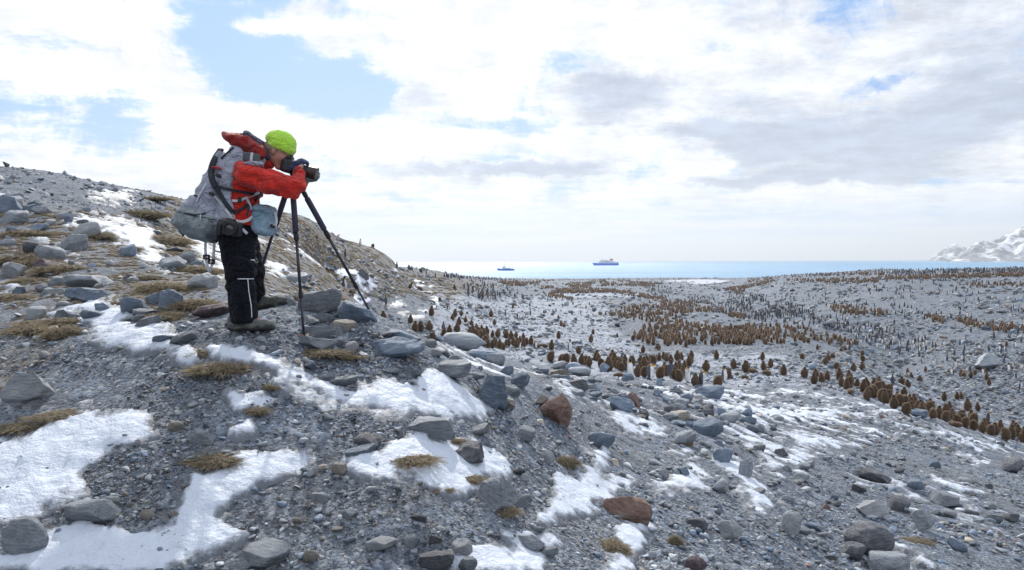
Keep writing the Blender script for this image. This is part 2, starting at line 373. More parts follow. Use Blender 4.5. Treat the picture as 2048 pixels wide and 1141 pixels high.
# where such streaks lie, by region
reg = np.zeros(GX.shape)
def region(poly, wgt, soft=30):
    global reg
    ii = np.nonzero(front & near_poly(GPX, GPY, poly, soft))
    reg[ii] = np.maximum(reg[ii], wgt*sm(poly_sd(GPX[ii], GPY[ii], poly), -soft*.5, soft*.6))
region([(1190,770),(1420,760),(1600,770),(1900,840),(2060,900),(2060,930),(1800,880),(1640,925),(1560,960),(1420,870),(1250,850)], .50)
region([(1560,920),(1900,960),(2060,1010),(2060,1080),(1800,1060),(1600,980)], .42)
region([(380,470),(560,560),(640,560),(800,680),(760,640),(900,640),(870,570),(700,500),(560,465)], .40, 14)
region([(-20,470),(100,440),(420,480),(440,600),(300,560),(100,600),(-20,600)], .22, 14)
region([(700,690),(1000,720),(1300,760),(1420,810),(1300,830),(1000,760),(820,730)], .36, 10)
st = streak(GX, GY, 1.5, .62, rad(-35), 11.0)*sm(RR, 5, 30) + streak(GX, GY, .8, .4, rad(-30), 14.0)*(1-sm(RR, 5, 30))
lh = (GX < -2) & (RR > 26); st = np.where(lh, fbm(GX/2.4, GY/4.0, GZ/.55, 4, .55)*1.2, st)
SM2 = (st*1.0 + reg*1.9 - 1.25)*1.6 + edge*.5
SM = np.maximum(SM, np.where(reg > .02, SM2, -9))
# the flats beyond carry a thin broken crust: that is left to the ground's own material
thin = np.zeros(GX.shape)
def regt(poly, wgt, soft=16):
    ii = np.nonzero(front & near_poly(GPX, GPY, poly, soft)); thin[ii] = np.maximum(thin[ii], wgt*sm(poly_sd(GPX[ii], GPY[ii], poly), -soft*.6, soft))
regt([(820,610),(1000,590),(1100,585),(1190,600),(1230,650),(1300,700),(1560,700),(1640,730),(1500,790),(1200,760),(1000,720),(880,690)], .62)
regt([(870,575),(1040,600),(1200,590),(1240,640),(1200,700),(1000,700),(850,640)], .55)
regt([(1480,690),(1760,720),(1900,790),(2060,850),(2060,900),(1800,850),(1560,780)], .45)
regt([(1080,585),(1280,585),(1300,596),(1100,600)], .7, 6)
regt([(1300,560),(1560,556),(1640,600),(1400,600)], .25, 6)
thin[(RR < 30)] *= sm(RR[(RR < 30)], 14, 30)
# where the turf lies
turf = np.zeros(GX.shape)
def regg(poly, wgt, soft=16):
    ii = np.nonzero(front & near_poly(GPX, GPY, poly, soft)); turf[ii] = np.maximum(turf[ii], wgt*sm(poly_sd(GPX[ii], GPY[ii], poly), -soft, soft))
regg([(330,360),(440,385),(560,425),(700,465),(800,510),(900,545),(1000,572),(900,600),(800,590),(640,610),(560,600),(430,560),(340,470)], .9, 10)
regg([(-40,400),(120,420),(330,430),(400,480),(430,620),(300,650),(150,640),(100,760),(-40,850)], .55, 26)
regg([(700,870),(880,870),(950,900),(860,940),(720,930)], .35); regg([(700,700),(820,700),(860,740),(760,760)], .4)
regg([(380,900),(480,880),(500,940),(380,950)], .5); regg([(-30,800),(170,800),(180,870),(-30,880)], .6); regg([(380,690),(560,700),(560,770),(400,770)], .5)
regg([(820,960),(920,970),(900,1010),(800,1000)], .4); regg([(1090,890),(1160,890),(1150,940)], .4); regg([(1180,1040),(1260,1040),(1260,1100),(1180,1100)], .4)
turf = turf*(.75+.5*fbm(GX/.5, GY/.5, 9.0, 3))
tramp = sm(SM, -.25, .1)

# ------------------------------------------------------------------ ground sheet
def grid_faces(nr, na, keep=None):
    i, j = np.meshgrid(np.arange(nr-1), np.arange(na-1), indexing='ij')
    a = i*na+j; f = np.stack([a, a+1, a+na+1, a+na], -1)
    return f[keep] if keep is not None else f.reshape(-1, 4)
gm, t, setp, b, out = mat('gravel_ground')
co = t.n('ShaderNodeTexCoord').outputs['Object']
def A(t, n): nd = t.n('ShaderNodeAttribute'); nd.attribute_name = n; return nd.outputs['Fac']
big = t.noise(co, .35, 4, .6); mid = t.noise(co, 2.6, 6, .65); fin = t.noise(co, 26, 8, .7)
colr = t.mix(t.ss(mid, .35, .68), (.098, .124, .166), (.180, .214, .262))
colr = t.mix(t.m('MULTIPLY', t.ss(big, .45, .7), .4), colr, (.195, .188, .175))
v1 = t.n('ShaderNodeTexVoronoi'); t.put(v1.inputs['Vector'], t.v('ADD', co, t.v('SCALE', t.noise(co, 30, 3, col=True), sc=.03))); v1.inputs['Scale'].default_value = 34
v2 = t.n('ShaderNodeTexVoronoi'); t.put(v2.inputs['Vector'], co); v2.inputs['Scale'].default_value = 88
v3 = t.n('ShaderNodeTexVoronoi'); t.put(v3.inputs['Vector'], co); v3.inputs['Scale'].default_value = 4.3
hs = t.n('ShaderNodeSeparateColor'); t.put(hs.inputs[0], v1.outputs['Color']); hs2 = t.n('ShaderNodeSeparateColor'); t.put(hs2.inputs[0], v2.outputs['Color'])
hs3 = t.n('ShaderNodeSeparateColor'); t.put(hs3.inputs[0], v3.outputs['Color'])
k = t.m('ADD', t.m('MULTIPLY', hs.outputs[0], .85), t.m('MULTIPLY', hs2.outputs[0], .65))
k = t.m('MULTIPLY', t.ss(k, .1, 1.45, .28, 1.85, False), t.ss(hs3.outputs[0], 0, 1, .82, 1.2, False))
colr = t.mix(1.0, colr, k, 'MULTIPLY')
colr = t.mix(t.ss(hs.outputs[1], .90, .96, 0, .3), colr, (.30, .22, .16))
colr = t.mix(t.ss(hs.outputs[2], .86, .95, 0, .7), colr, (.44, .46, .50))
# turf and moss, straw coloured
tf = t.m('MULTIPLY', A(t, 'turf'), t.ss(t.noise(co, 3.2, 7, .7), .36, .58), clamp=True)
straw = t.mix(t.ss(fin, .3, .7), (.10, .078, .052), (.26, .205, .13))
colr = t.mix(tf, colr, straw)
# thin crust of snow on the flats: broken streaks
ts = t.noise(t.map(co, scale=(.6, 1.2, 1), rot=(0, 0, rad(35))), .9, 11, .78)
th = t.ss(t.m('ADD', ts, t.m('MULTIPLY', A(t, 'thin'), .30)), .62, .70)
th = t.m('MULTIPLY', th, t.ss(A(t, 'thin'), .02, .2), clamp=True)
colr = t.mix(t.m('MULTIPLY', th, .72), colr, (.50, .54, .62))
setp(Base_Color=colr, Roughness=.88, Specular_IOR_Level=.3)
hgt = t.m('ADD', t.m('MULTIPLY', t.m('SUBTRACT', 1.0, v1.outputs['Distance']), .02), t.m('ADD', t.m('MULTIPLY', fin, .018), t.m('MULTIPLY', t.m('SUBTRACT', 1.0, v2.outputs['Distance']), .008)))
hgt = t.m('ADD', hgt, t.m('MULTIPLY', mid, .05))
setp(Normal=t.bump(hgt, 1.0, 1.0))
SINK = np.where(SM > .15, -.012, 0.0)
me = mesh_np('ground', np.stack([GX, GY, GZ+SINK], -1).reshape(-1, 3), grid_faces(NR, NA), [gm])
fattr(me, 'turf', turf.ravel()); fattr(me, 'thin', thin.ravel())
tag(mobj('ground', me), kind='structure')

# ------------------------------------------------------------------ snow sheets lying on it
snm, t, setp, b, out = mat('old_snow')
co = t.n('ShaderNodeTexCoord').outputs['Object']
dirt = t.ss(t.noise(co, 3.0, 9, .7), .55, .8)
gr = t.ss(t.noise(co, 60, 4, .6), .66, .74)
c_ = t.mix(t.m('MULTIPLY', dirt, .48), (.64, .70, .80), (.42, .43, .45))
c_ = t.mix(t.m('MULTIPLY', gr, t.m('MULTIPLY_ADD', dirt, .6, .25)), c_, (.22, .21, .2))
alg = t.ss(t.noise(co, 1.1, 3), .70, .78); ed = A(t, 'depth'); gn = t.noise(co, 34, 8, .75); gb = t.noise(co, 5, 6, .65)
thn = t.ss(t.m('ADD', t.m('MULTIPLY', ed, .55), t.m('MULTIPLY', t.m('ADD', gn, gb), .5)), .56, .95)
c_ = t.mix(thn, (.15, .165, .19), c_)
c_ = t.mix(t.m('MULTIPLY', alg, .25), c_, (.55, .78, .50))
setp(Base_Color=c_, Roughness=.62, Specular_IOR_Level=.35)
setp(Subsurface_Weight=0.0)
hh = t.m('ADD', t.m('MULTIPLY', t.noise(co, 9, 5, .6), .05), t.m('ADD', t.m('MULTIPLY', t.noise(co, 45, 5, .65), .012), t.m('MULTIPLY', t.ss(t.vor(co, 5.5), .0, .32), .022)))
setp(Normal=t.bump(hh, .9, 1.0))
thick = np.minimum(.012+RR*.0018, .05)
lump = fbm(GX/.30, GY/.30, 21.0, 3)*.012 + fbm(GX/.09, GY/.09, 22.0, 2)*.004
SZ = GZ + np.where(SM > 0, thick*(1-np.exp(-np.clip(SM, 0, 3)*3.0)) + lump*1.5*sm(SM, 0, .5), np.maximum(SM*.12, -.03))
SNZ = SZ
kk = (SM > -.12); kk = (SM > .0); cell = kk[:-1, :-1] | kk[1:, :-1] | kk[:-1, 1:] | kk[1:, 1:]
fs = grid_faces(NR, NA, cell); used = np.unique(fs); rem = np.full(NR*NA, -1); rem[used] = np.arange(len(used))
me = mesh_np('snow', np.stack([GX, GY, SZ], -1).reshape(-1, 3)[used], rem[fs], [snm]); fattr(me, 'depth', np.clip(SM.ravel()[used], -1, 2))
tag(mobj('snow', me), kind='stuff')
def snow_at(x, y):
    i = int(np.interp(math.log(math.hypot(x, y)), LR, np.arange(NR))); j = int(np.interp(math.atan2(x, y), AZ, np.arange(NA))); return SM[i, j]
def snow_arr(x, y):
    i = np.interp(np.log(np.hypot(x, y)), LR, np.arange(NR)).astype(int); j = np.interp(np.arctan2(x, y), AZ, np.arange(NA)).astype(int); return SM[i, j]
# ------------------------------------------------------------------ sea
wm, t, setp, b, out = mat('sea_water')
co = t.n('ShaderNodeTexCoord').outputs['Object']
band = t.noise(t.map(co, scale=(.0012, .006, 1)), 1.0, 5, .6)
setp(Base_Color=t.mix(t.ss(band, .35, .65), (.09, .32, .56), (.15, .40, .64)), Roughness=.30, Specular_IOR_Level=.5, IOR=1.33)
h1 = t.noise(t.map(co, scale=(.12, .3, 1)), 1.0, 8, .7)
setp(Normal=t.bump(h1, .75, 5.0))
xs = np.array([-14000, -3000, 0, 3000, 24000.]); ys = np.array([430, 1200, 3000, 8000, 26000.])
X, Y = np.meshgrid(xs, ys); V = np.stack([X, Y, np.zeros_like(X)], -1).reshape(-1, 3)
i, j = np.meshgrid(range(4), range(4), indexing='ij'); a = i*5+j
tag(mobj('sea', mesh_np('sea', V, np.stack([a, a+1, a+6, a+5], -1).reshape(-1, 4), [wm])), kind='structure')
# lagoon behind the shingle bank
lm, t, setp, b, out = mat('lagoon_water')
co = t.n('ShaderNodeTexCoord').outputs['Object']
setp(Base_Color=(.52, .54, .60), Roughness=.25, IOR=1.33, Normal=t.bump(t.noise(co, .8, 4), .3, .1))
def flat_poly(name, pts, zz, m, kind='structure', n=None):
    V = [hit_plane(px, py, zz) for px, py in pts]
    bm = bmesh.new(); vs = [bm.verts.new(v) for v in V]; f = bm.faces.new(vs)
    if f.normal.z < 0: f.normal_flip()
    bmesh.ops.triangulate(bm, faces=bm.faces[:])
    me = bpy.data.meshes.new(name); bm.to_mesh(me); bm.free(); me.materials.append(m)
    return tag(mobj(name, me), kind=kind)
def hit_plane(px, py, zz):
    v = ray(px, py); return CAM + v*((zz-CAM.z)/v.z)
zl = float(ground(*hit(1400, 566)[:2]))+.07
flat_poly('lagoon', [(1318,563.5),(1345,560.6),(1390,559.4),(1430,559.6),(1462,562),(1440,566.5),(1405,569),(1380,569),(1345,566)], zl, lm)
# ------------------------------------------------------------------ far mountains
mm, t, setp, b, out = mat('mountain_rock')
geo = t.n('ShaderNodeNewGeometry'); co = t.n('ShaderNodeTexCoord').outputs['Object']
sx = t.n('ShaderNodeSeparateXYZ'); t.put(sx.inputs[0], geo.outputs['Normal'])
nzz = t.noise(t.map(co, rot=(0, 0, .5), scale=(1, 1, .6)), .010, 9, .62)
sz = t.n('ShaderNodeSeparateXYZ'); t.put(sz.inputs[0], co)
alt = t.ss(sz.outputs[2], 40, 330, 0, .12, False)
snf = t.ss(t.m('ADD', t.m('ADD', nzz, alt), t.m('MULTIPLY', sx.outputs[2], .06)), .57, .64)
rockc = t.mix(t.ss(t.noise(co, .02, 7, .6), .35, .65), (.22, .25, .31), (.30, .30, .31))
setp(Base_Color=t.mix(snf, rockc, (.8, .82, .86)), Roughness=.9)
def mountain(name, x0, x1, y0, y1, prof, nx=220, ny=90):
    X, Y = np.meshgrid(np.linspace(x0, x1, nx), np.linspace(y0, y1, ny))
    mid_ = (y0+y1)/2; w_ = (y1-y0)/2
    hp = np.interp(X, [p[0] for p in prof], [p[1] for p in prof])
    env = np.clip(1-np.abs((Y-mid_)/w_)**1.15, 0, 1)
    rid = 1-np.abs(fbm(X/520, Y/520, 3.3, 6, .55))
    Z = hp*env*(.62+.42*rid)+18*fbm(X/90, Y/90, 5., 4)*np.clip(env*3, 0, 1)*np.clip(hp/60, 0, 1)-6*(env < .02)
    X = X*(Y/mid_)
    me = mesh_np(name, np.stack([X, Y, Z], -1).reshape(-1, 3), grid_faces(ny, nx), [mm])
    return tag(mobj(name, me), kind='structure')
def mx(px, d): return P(px, 520, d).x
d = 5200.
def mh(px, py, d): return P(px, py, d).z
mountain('mountain', mx(1895, d), mx(2700, d), d-700, d+700, [(mx(1900, d), 0), (mx(1925, d), mh(0,505,d)*.9), (mx(1950, d), mh(0,491,d)), (mx(1985, d), mh(0,484,d)), (mx(2048, d), mh(0,466,d)), (mx(2150, d), 260), (mx(2350, d), 420), (mx(2700, d), 260)])
d = 7200.
mountain('headland', mx(1855, d), mx(1990, d), d-350, d+400, [(mx(1858, d), 0), (mx(1880, d), mh(0,512,d)), (mx(1915, d), mh(0,495,d)*1.0), (mx(1935, d), mh(0,502,d)), (mx(1980, d), mh(0,512,d))], 90, 50)
# ------------------------------------------------------------------ smooth solid shapes meshed with surface nets
def v3(*a): return np.array(a, float)
def cone(a, b, ra, rb, flat=None):
    """tapered capsule from a to b; flat = (axis vector, factor) squashes it along an axis"""
    a = np.asarray(a, float); b = np.asarray(b, float)
    def f(p):
        q = p-a; ba = b-a; tt = np.clip((q@ba)/(ba@ba+1e-12), 0, 1); dlt = q-tt[..., None]*ba
        if flat is not None:
            ax = np.asarray(flat[0], float); ax = ax/np.linalg.norm(ax); c = dlt@ax
            dlt = dlt+ax*(c*(1/flat[1]-1))[..., None]
        return np.linalg.norm(dlt, axis=-1)-(ra+(rb-ra)*tt)
    return f
def rotm(rx=0, ry=0, rz=0):
    return np.array(Matrix.Rotation(rad(rz), 3, 'Z') @ Matrix.Rotation(rad(ry), 3, 'Y') @ Matrix.Rotation(rad(rx), 3, 'X'))
def ell(c, r, rot=(0,0,0)):
    c = np.asarray(c, float); r = np.asarray(r, float); M = rotm(*rot)
    def f(p):
        q = (p-c)@M; k0 = np.linalg.norm(q/r, axis=-1); k1 = np.linalg.norm(q/(r*r), axis=-1)+1e-9
        return k0*(k0-1)/k1
    return f
def rbox(c, h, r, rot=(0,0,0)):
    c = np.asarray(c, float); h = np.asarray(h, float)-r; M = rotm(*rot)
    def f(p):
        q = np.abs((p-c)@M)-h
        return np.linalg.norm(np.maximum(q, 0), axis=-1)+np.minimum(q.max(-1), 0)-r
    return f
def path(pts, rs, k=None, flat=None):
    return [cone(pts[i], pts[i+1], rs[i], rs[i+1], flat) for i in range(len(pts)-1)]
def smin(a, b, k):
    h = np.clip(.5+.5*(b-a)/k, 0, 1); return b*(1-h)+a*h-k*h*(1-h)
def union(items, k=.02):
    """items: functions, or (function, k)"""
    def f(p):
        d = None
        for it in items:
            g, kk = it if isinstance(it, tuple) else (it, k)
            e = g(p); d = e if d is None else smin(d, e, kk)
        return d
    return f
def cut(f, g, k=.005):
    return lambda p: -smin(-f(p), g(p), k)
def inter(f, g, k=.005):
    return lambda p: -smin(-f(p), -g(p), k)
def rough(f, amp, s, seed=0, o=3, st=(1,1,1)):
    return lambda p: f(p)+amp*fbm(p[..., 0]*st[0]/s, p[..., 1]*st[1]/s, p[..., 2]*st[2]/s+seed, o)
def nets(f, lo, hi, res, newton=1):
    lo = np.asarray(lo, float); hi = np.asarray(hi, float)
    n = np.ceil((hi-lo)/res).astype(int)+1
    ax = [lo[i]+res*np.arange(n[i]) for i in range(3)]
    G = np.stack(np.meshgrid(*ax, indexing='ij'), -1); Dv = f(G)
    s = Dv < 0
    c = np.zeros(tuple(n-1), int)
    for dx in (0,1):
        for dy in (0,1):
            for dz in (0,1): c += s[dx:n[0]-1+dx, dy:n[1]-1+dy, dz:n[2]-1+dz]
    act = (c > 0) & (c < 8); ids = np.full(act.shape, -1); ids[act] = np.arange(act.sum())
    I = np.argwhere(act); acc = np.zeros((len(I), 3)); cnt = np.zeros(len(I))
    cor = [(a,b,d) for a in (0,1) for b in (0,1) for d in (0,1)]
    for a in cor:
        for x in range(3):
            if a[x]: continue
            b = list(a); b[x] = 1
            va = Dv[I[:,0]+a[0], I[:,1]+a[1], I[:,2]+a[2]]; vb = Dv[I[:,0]+b[0], I[:,1]+b[1], I[:,2]+b[2]]
            m = (va < 0) != (vb < 0); tt = np.where(m, va/(va-vb+1e-20), 0)
            p = np.array(a, float)[None]+tt[:, None]*(np.array(b)-np.array(a))[None]
            acc[m] += p[m]; cnt[m] += 1
    V = lo+(I+acc/cnt[:, None])*res
    Fl = []
    for x in range(3):
        y, z = (x+1) % 3, (x+2) % 3
        sl0 = [slice(None)]*3; sl1 = [slice(None)]*3; sl0[x] = slice(0, -1); sl1[x] = slice(1, None)
        e = s[tuple(sl0)] != s[tuple(sl1)]; q = np.argwhere(e)
        q = q[(q[:, y] > 0) & (q[:, z] > 0) & (q[:, y] < n[y]-1) & (q[:, z] < n[z]-1)]
        sg = s[q[:,0], q[:,1], q[:,2]]
        def idx(oy, oz):
            r = q.copy(); r[:, y] -= oy; r[:, z] -= oz; return ids[r[:,0], r[:,1], r[:,2]]
        fc = np.stack([idx(1,1), idx(0,1), idx(0,0), idx(1,0)], -1); fc[~sg] = fc[~sg][:, ::-1]; Fl.append(fc)
    Fc = np.concatenate(Fl)
    for _ in range(newton):
        e = res*.25; d0 = f(V); g = np.stack([f(V+np.eye(3)[i]*e)-d0 for i in range(3)], -1)/e
        V = V-np.clip(d0, -res*.5, res*.5)[:, None]*g/(np.linalg.norm(g, axis=-1, keepdims=True)+1e-9)
    return V, Fc
def solid(name, f, lo, hi, res, mats, parent=None, loc=None, colf=None):
    V, Fc = nets(f, lo, hi, res); me = mesh_np(name, V, Fc, mats if isinstance(mats, list) else [mats])
    if colf is not None: cattr(me, 'tint', colf(V))
    return mobj(name, me, parent, loc)
def tube(name, pts, r, mats, parent=None, seg=10, flat=None, closed=False):
    """round or flat strap-like bar along points; flat = (half width, half thickness, width direction)"""
    pts = [Vector(p) for p in pts]; V = []; n = len(pts)
    for i, p in enumerate(pts):
        tg = (pts[min(i+1, n-1)]-pts[max(i-1, 0)]).normalized()
        ref = Vector(flat[2]) if flat else (Vector((0,0,1)) if abs(tg.z) < .9 else Vector((1,0,0)))
        a = (ref-tg*ref.dot(tg)).normalized(); b = tg.cross(a)
        rr = r[i] if isinstance(r, (list, tuple)) else r
        for k in range(seg):
            an = 2*math.pi*k/seg; ca, sa = math.cos(an), math.sin(an)
            if flat:
                ca = math.copysign(abs(ca)**.35, ca); sa = math.copysign(abs(sa)**.5, sa); V.append(p+a*ca*flat[0]+b*sa*flat[1])
            else: V.append(p+a*ca*rr+b*sa*rr)
    Fq = [[i*seg+k, i*seg+(k+1) % seg, (i+1)*seg+(k+1) % seg, (i+1)*seg+k] for i in range(n-1) for k in range(seg)]
    me = bpy.data.meshes.new(name); caps = [list(range(seg))[::-1], [(n-1)*seg+k for k in range(seg)]]
    me.from_pydata(V, [], Fq+caps); me.polygons.foreach_set('use_smooth', [True]*len(Fq)+[False]*2)
    for m in (mats if isinstance(mats, list) else [mats]): me.materials.append(m)
    me.update(); return mobj(name, me, parent)
def spline(pts, n=6):
    pts = [np.array(p, float) for p in pts]; out = []
    for i in range(len(pts)-1):
        p0, p1, p2, p3 = pts[max(i-1,0)], pts[i], pts[i+1], pts[min(i+2, len(pts)-1)]
        for k in range(n):
            u = k/n; out.append(.5*((2*p1)+(-p0+p2)*u+(2*p0-5*p1+4*p2-p3)*u*u+(-p0+3*p1-3*p2+p3)*u**3))
    out.append(pts[-1]); return [tuple(q) for q in out]
# ------------------------------------------------------------------ stones
def ico(n):
    bm = bmesh.new(); bmesh.ops.create_icosphere(bm, subdivisions=n, radius=1)
    V = np.array([v.co[:] for v in bm.verts]); Fc = np.array([[v.index for v in f.verts] for f in bm.faces]); bm.free(); return V, Fc
ICO = {n: ico(n) for n in (1, 2, 3, 4, 5)}
def rock_shape(seed, lvl, kind='boulder'):
    """unit stone: about -1..1 across, height by kind"""
    r = np.random.default_rng(seed); V = ICO[lvl][0].copy()
    npl = {'boulder': 13, 'round': 5, 'slab': 14, 'angular': 16}[kind]; soft = {'boulder': .045, 'round': .14, 'slab': .025, 'angular': .02}[kind]
    for k in range(npl):
        n = r.normal(size=3)
        if kind == 'slab' and k < 5: n = np.array([r.normal()*.12, r.normal()*.12, 1 if k % 2 else -1])
        n /= np.linalg.norm(n); dist = {'boulder': (.46, .85), 'round': (.60, .90), 'slab': (.42, .80), 'angular': (.40, .78)}[kind]
        dd = r.uniform(*dist); s = V@n; over = s-dd
        V = V-np.outer(np.where(over > -soft, (np.sqrt(np.maximum(over+soft, 0)**2+1e-9)*.0+np.where(over > soft, over, (np.maximum(over+soft, 0)**2)/(4*soft))), 0), n)
    N = V/np.linalg.norm(V, axis=1, keepdims=True)
    if lvl >= 2:
        dsp = .09*fbm(V[:,0]*1.3+seed, V[:,1]*1.3, V[:,2]*1.3, 3)
        if lvl >= 4:
            dsp = dsp+.022*fbm(V[:,0]*5+seed, V[:,1]*5, V[:,2]*8, 3)
            if kind in ('slab', 'angular'):
                q = V[:,2]*(9 if kind == 'slab' else 6)+.8*fbm(V[:,0]*1.5, V[:,1]*1.5, seed*1., 2); fr = q-np.floor(q)
                dsp = dsp-.045*np.exp(-((fr-.5)/.10)**2)*(vnoise(V[:,0]*2, V[:,1]*2, np.floor(q)+seed) > -.25)
        V = V+N*dsp[:, None]
    V[:, :2] /= np.abs(V[:, :2]).max(0); V[:, 2] /= np.abs(V[:, 2]).max()
    return V
def rock_material(name, c1, c2, c3, sp=0.0, dust=.35):
    m, t, setp, b, out = mat(name)
    co = t.n('ShaderNodeTexCoord').outputs['Object']; oi = t.n('ShaderNodeObjectInfo')
    at = t.n('ShaderNodeAttribute'); at.attribute_name = 'shade'; at.attribute_type = 'GEOMETRY'
    p = t.v('ADD', co, t.v('SCALE', oi.outputs['Location'], sc=1.0))
    a = t.noise(p, 1.6, 8, .65, .6); bb = t.noise(t.map(p, scale=(1, 1, 5), rot=(.25, .12, 0)), 2.2, 9, .68)
    col = t.mix(t.ss(bb, .36, .66), c1, c2); col = t.mix(t.ss(a, .52, .68, 0, .8), col, c3)
    sp_ = t.ss(t.noise(p, 38, 4, .7), .58, .72, 0, .30); col = t.mix(sp_, col, (.42, .43, .44))
    vein = t.ss(t.m('ABSOLUTE', t.m('SUBTRACT', t.noise(p, 1.1, 3, .5, 1.2), .5)), .0, .006, .22, 0.0); col = t.mix(vein, col, (.5, .5, .5))
    geo = t.n('ShaderNodeNewGeometry'); sx = t.n('ShaderNodeSeparateXYZ'); t.put(sx.inputs[0], geo.outputs['Normal'])
    col = t.mix(t.m('MULTIPLY', t.ss(t.noise(p, 4, 6, .7), .42, .62), dust), col, (.30, .31, .33))
    br = t.m('MULTIPLY', t.ss(oi.outputs['Random'], 0, 1, 1.1, 1.65, False), t.m('ADD', 1.0, at.outputs['Fac']))
    col = t.mix(1.0, col, br, 'MULTIPLY')
    setp(Base_Color=col, Roughness=t.ss(a, .3, .7, .55, .85), Specular_IOR_Level=.4)
    h = t.m('ADD', t.m('MULTIPLY', bb, .035), t.m('ADD', t.m('MULTIPLY', t.noise(p, 14, 6, .7), .018), t.m('MULTIPLY', t.noise(p, 55, 3, .7), .005)))
    setp(Normal=t.bump(h, .9, 1.0)); return m
RM_ = {
 'grey':  rock_material('rock_grey', (.125,.145,.17), (.24,.265,.295), (.30,.32,.345)),
 'blue':  rock_material('rock_slate_blue', (.085,.12,.17), (.15,.20,.27), (.24,.29,.34), 0, .2),
 'dark':  rock_material('rock_dark', (.05,.055,.068), (.115,.12,.135), (.18,.18,.19), 0, .15),
 'pale':  rock_material('rock_pale', (.22,.235,.25), (.33,.35,.37), (.40,.41,.42)),
 'tan':   rock_material('rock_tan', (.20,.175,.145), (.31,.28,.235), (.26,.25,.23)),
 'rust':  rock_material('rock_rust', (.12,.070,.055), (.25,.140,.100), (.27,.22,.19), 0, .18),
 'maroon':rock_material('rock_maroon', (.055,.035,.045), (.10,.062,.075), (.16,.13,.135), 0, .15)}
ROCK_ME = {}
def rock_mesh(kind, var, lvl, col):
    key = (kind, var, lvl, col)
    if key not in ROCK_ME:
        V = rock_shape(100+var*7+len(kind), lvl, kind); ROCK_ME[key] = mesh_np('rock', V, ICO[lvl][1], [RM_[col]])
    return ROCK_ME[key]
LAND = []       # landmarks for labels: (x, y, phrase)
ROCKS_AT = []
def put_rock(px, py, wpx, hpx, kind, col, roll=0, label=None, lvl=4, var=None, rmin=0, name='rock', sink=.44, yaw=None, group=None):
    g = hit(px, py, rmin)
    if g is None: return None
    d = g.y; w_ = wpx*d/F/2; h_ = hpx*d/F/2/(1-sink*.5)
    var = random.randrange(7) if var is None else var
    o = mobj(name, rock_mesh(kind, var, lvl, col))
    dep = w_*random.uniform(.62, .9)
    yw = random.uniform(-.5, .5) + random.choice((0, math.pi)) if yaw is None else yaw
    back = dep*.6
    dx, dy = g.x/math.hypot(g.x, g.y), g.y/math.hypot(g.x, g.y)
    x, y = g.x+dx*back, g.y+dy*back
    z = g.z+h_*(1-sink)
    o.location = (x, y, z); o.scale = (w_, dep, h_)
    o.rotation_euler = (rad(random.uniform(-8, 8)), rad(roll), yw)
    if abs(math.cos(yw)) < .99: pass
    if label: tag(o, label, 'rock' if hpx*d/F < .9 else 'boulder', group)
    ROCKS_AT.append((x, y, max(w_, dep))); o['_w'] = 1; del o['_w']
    return o
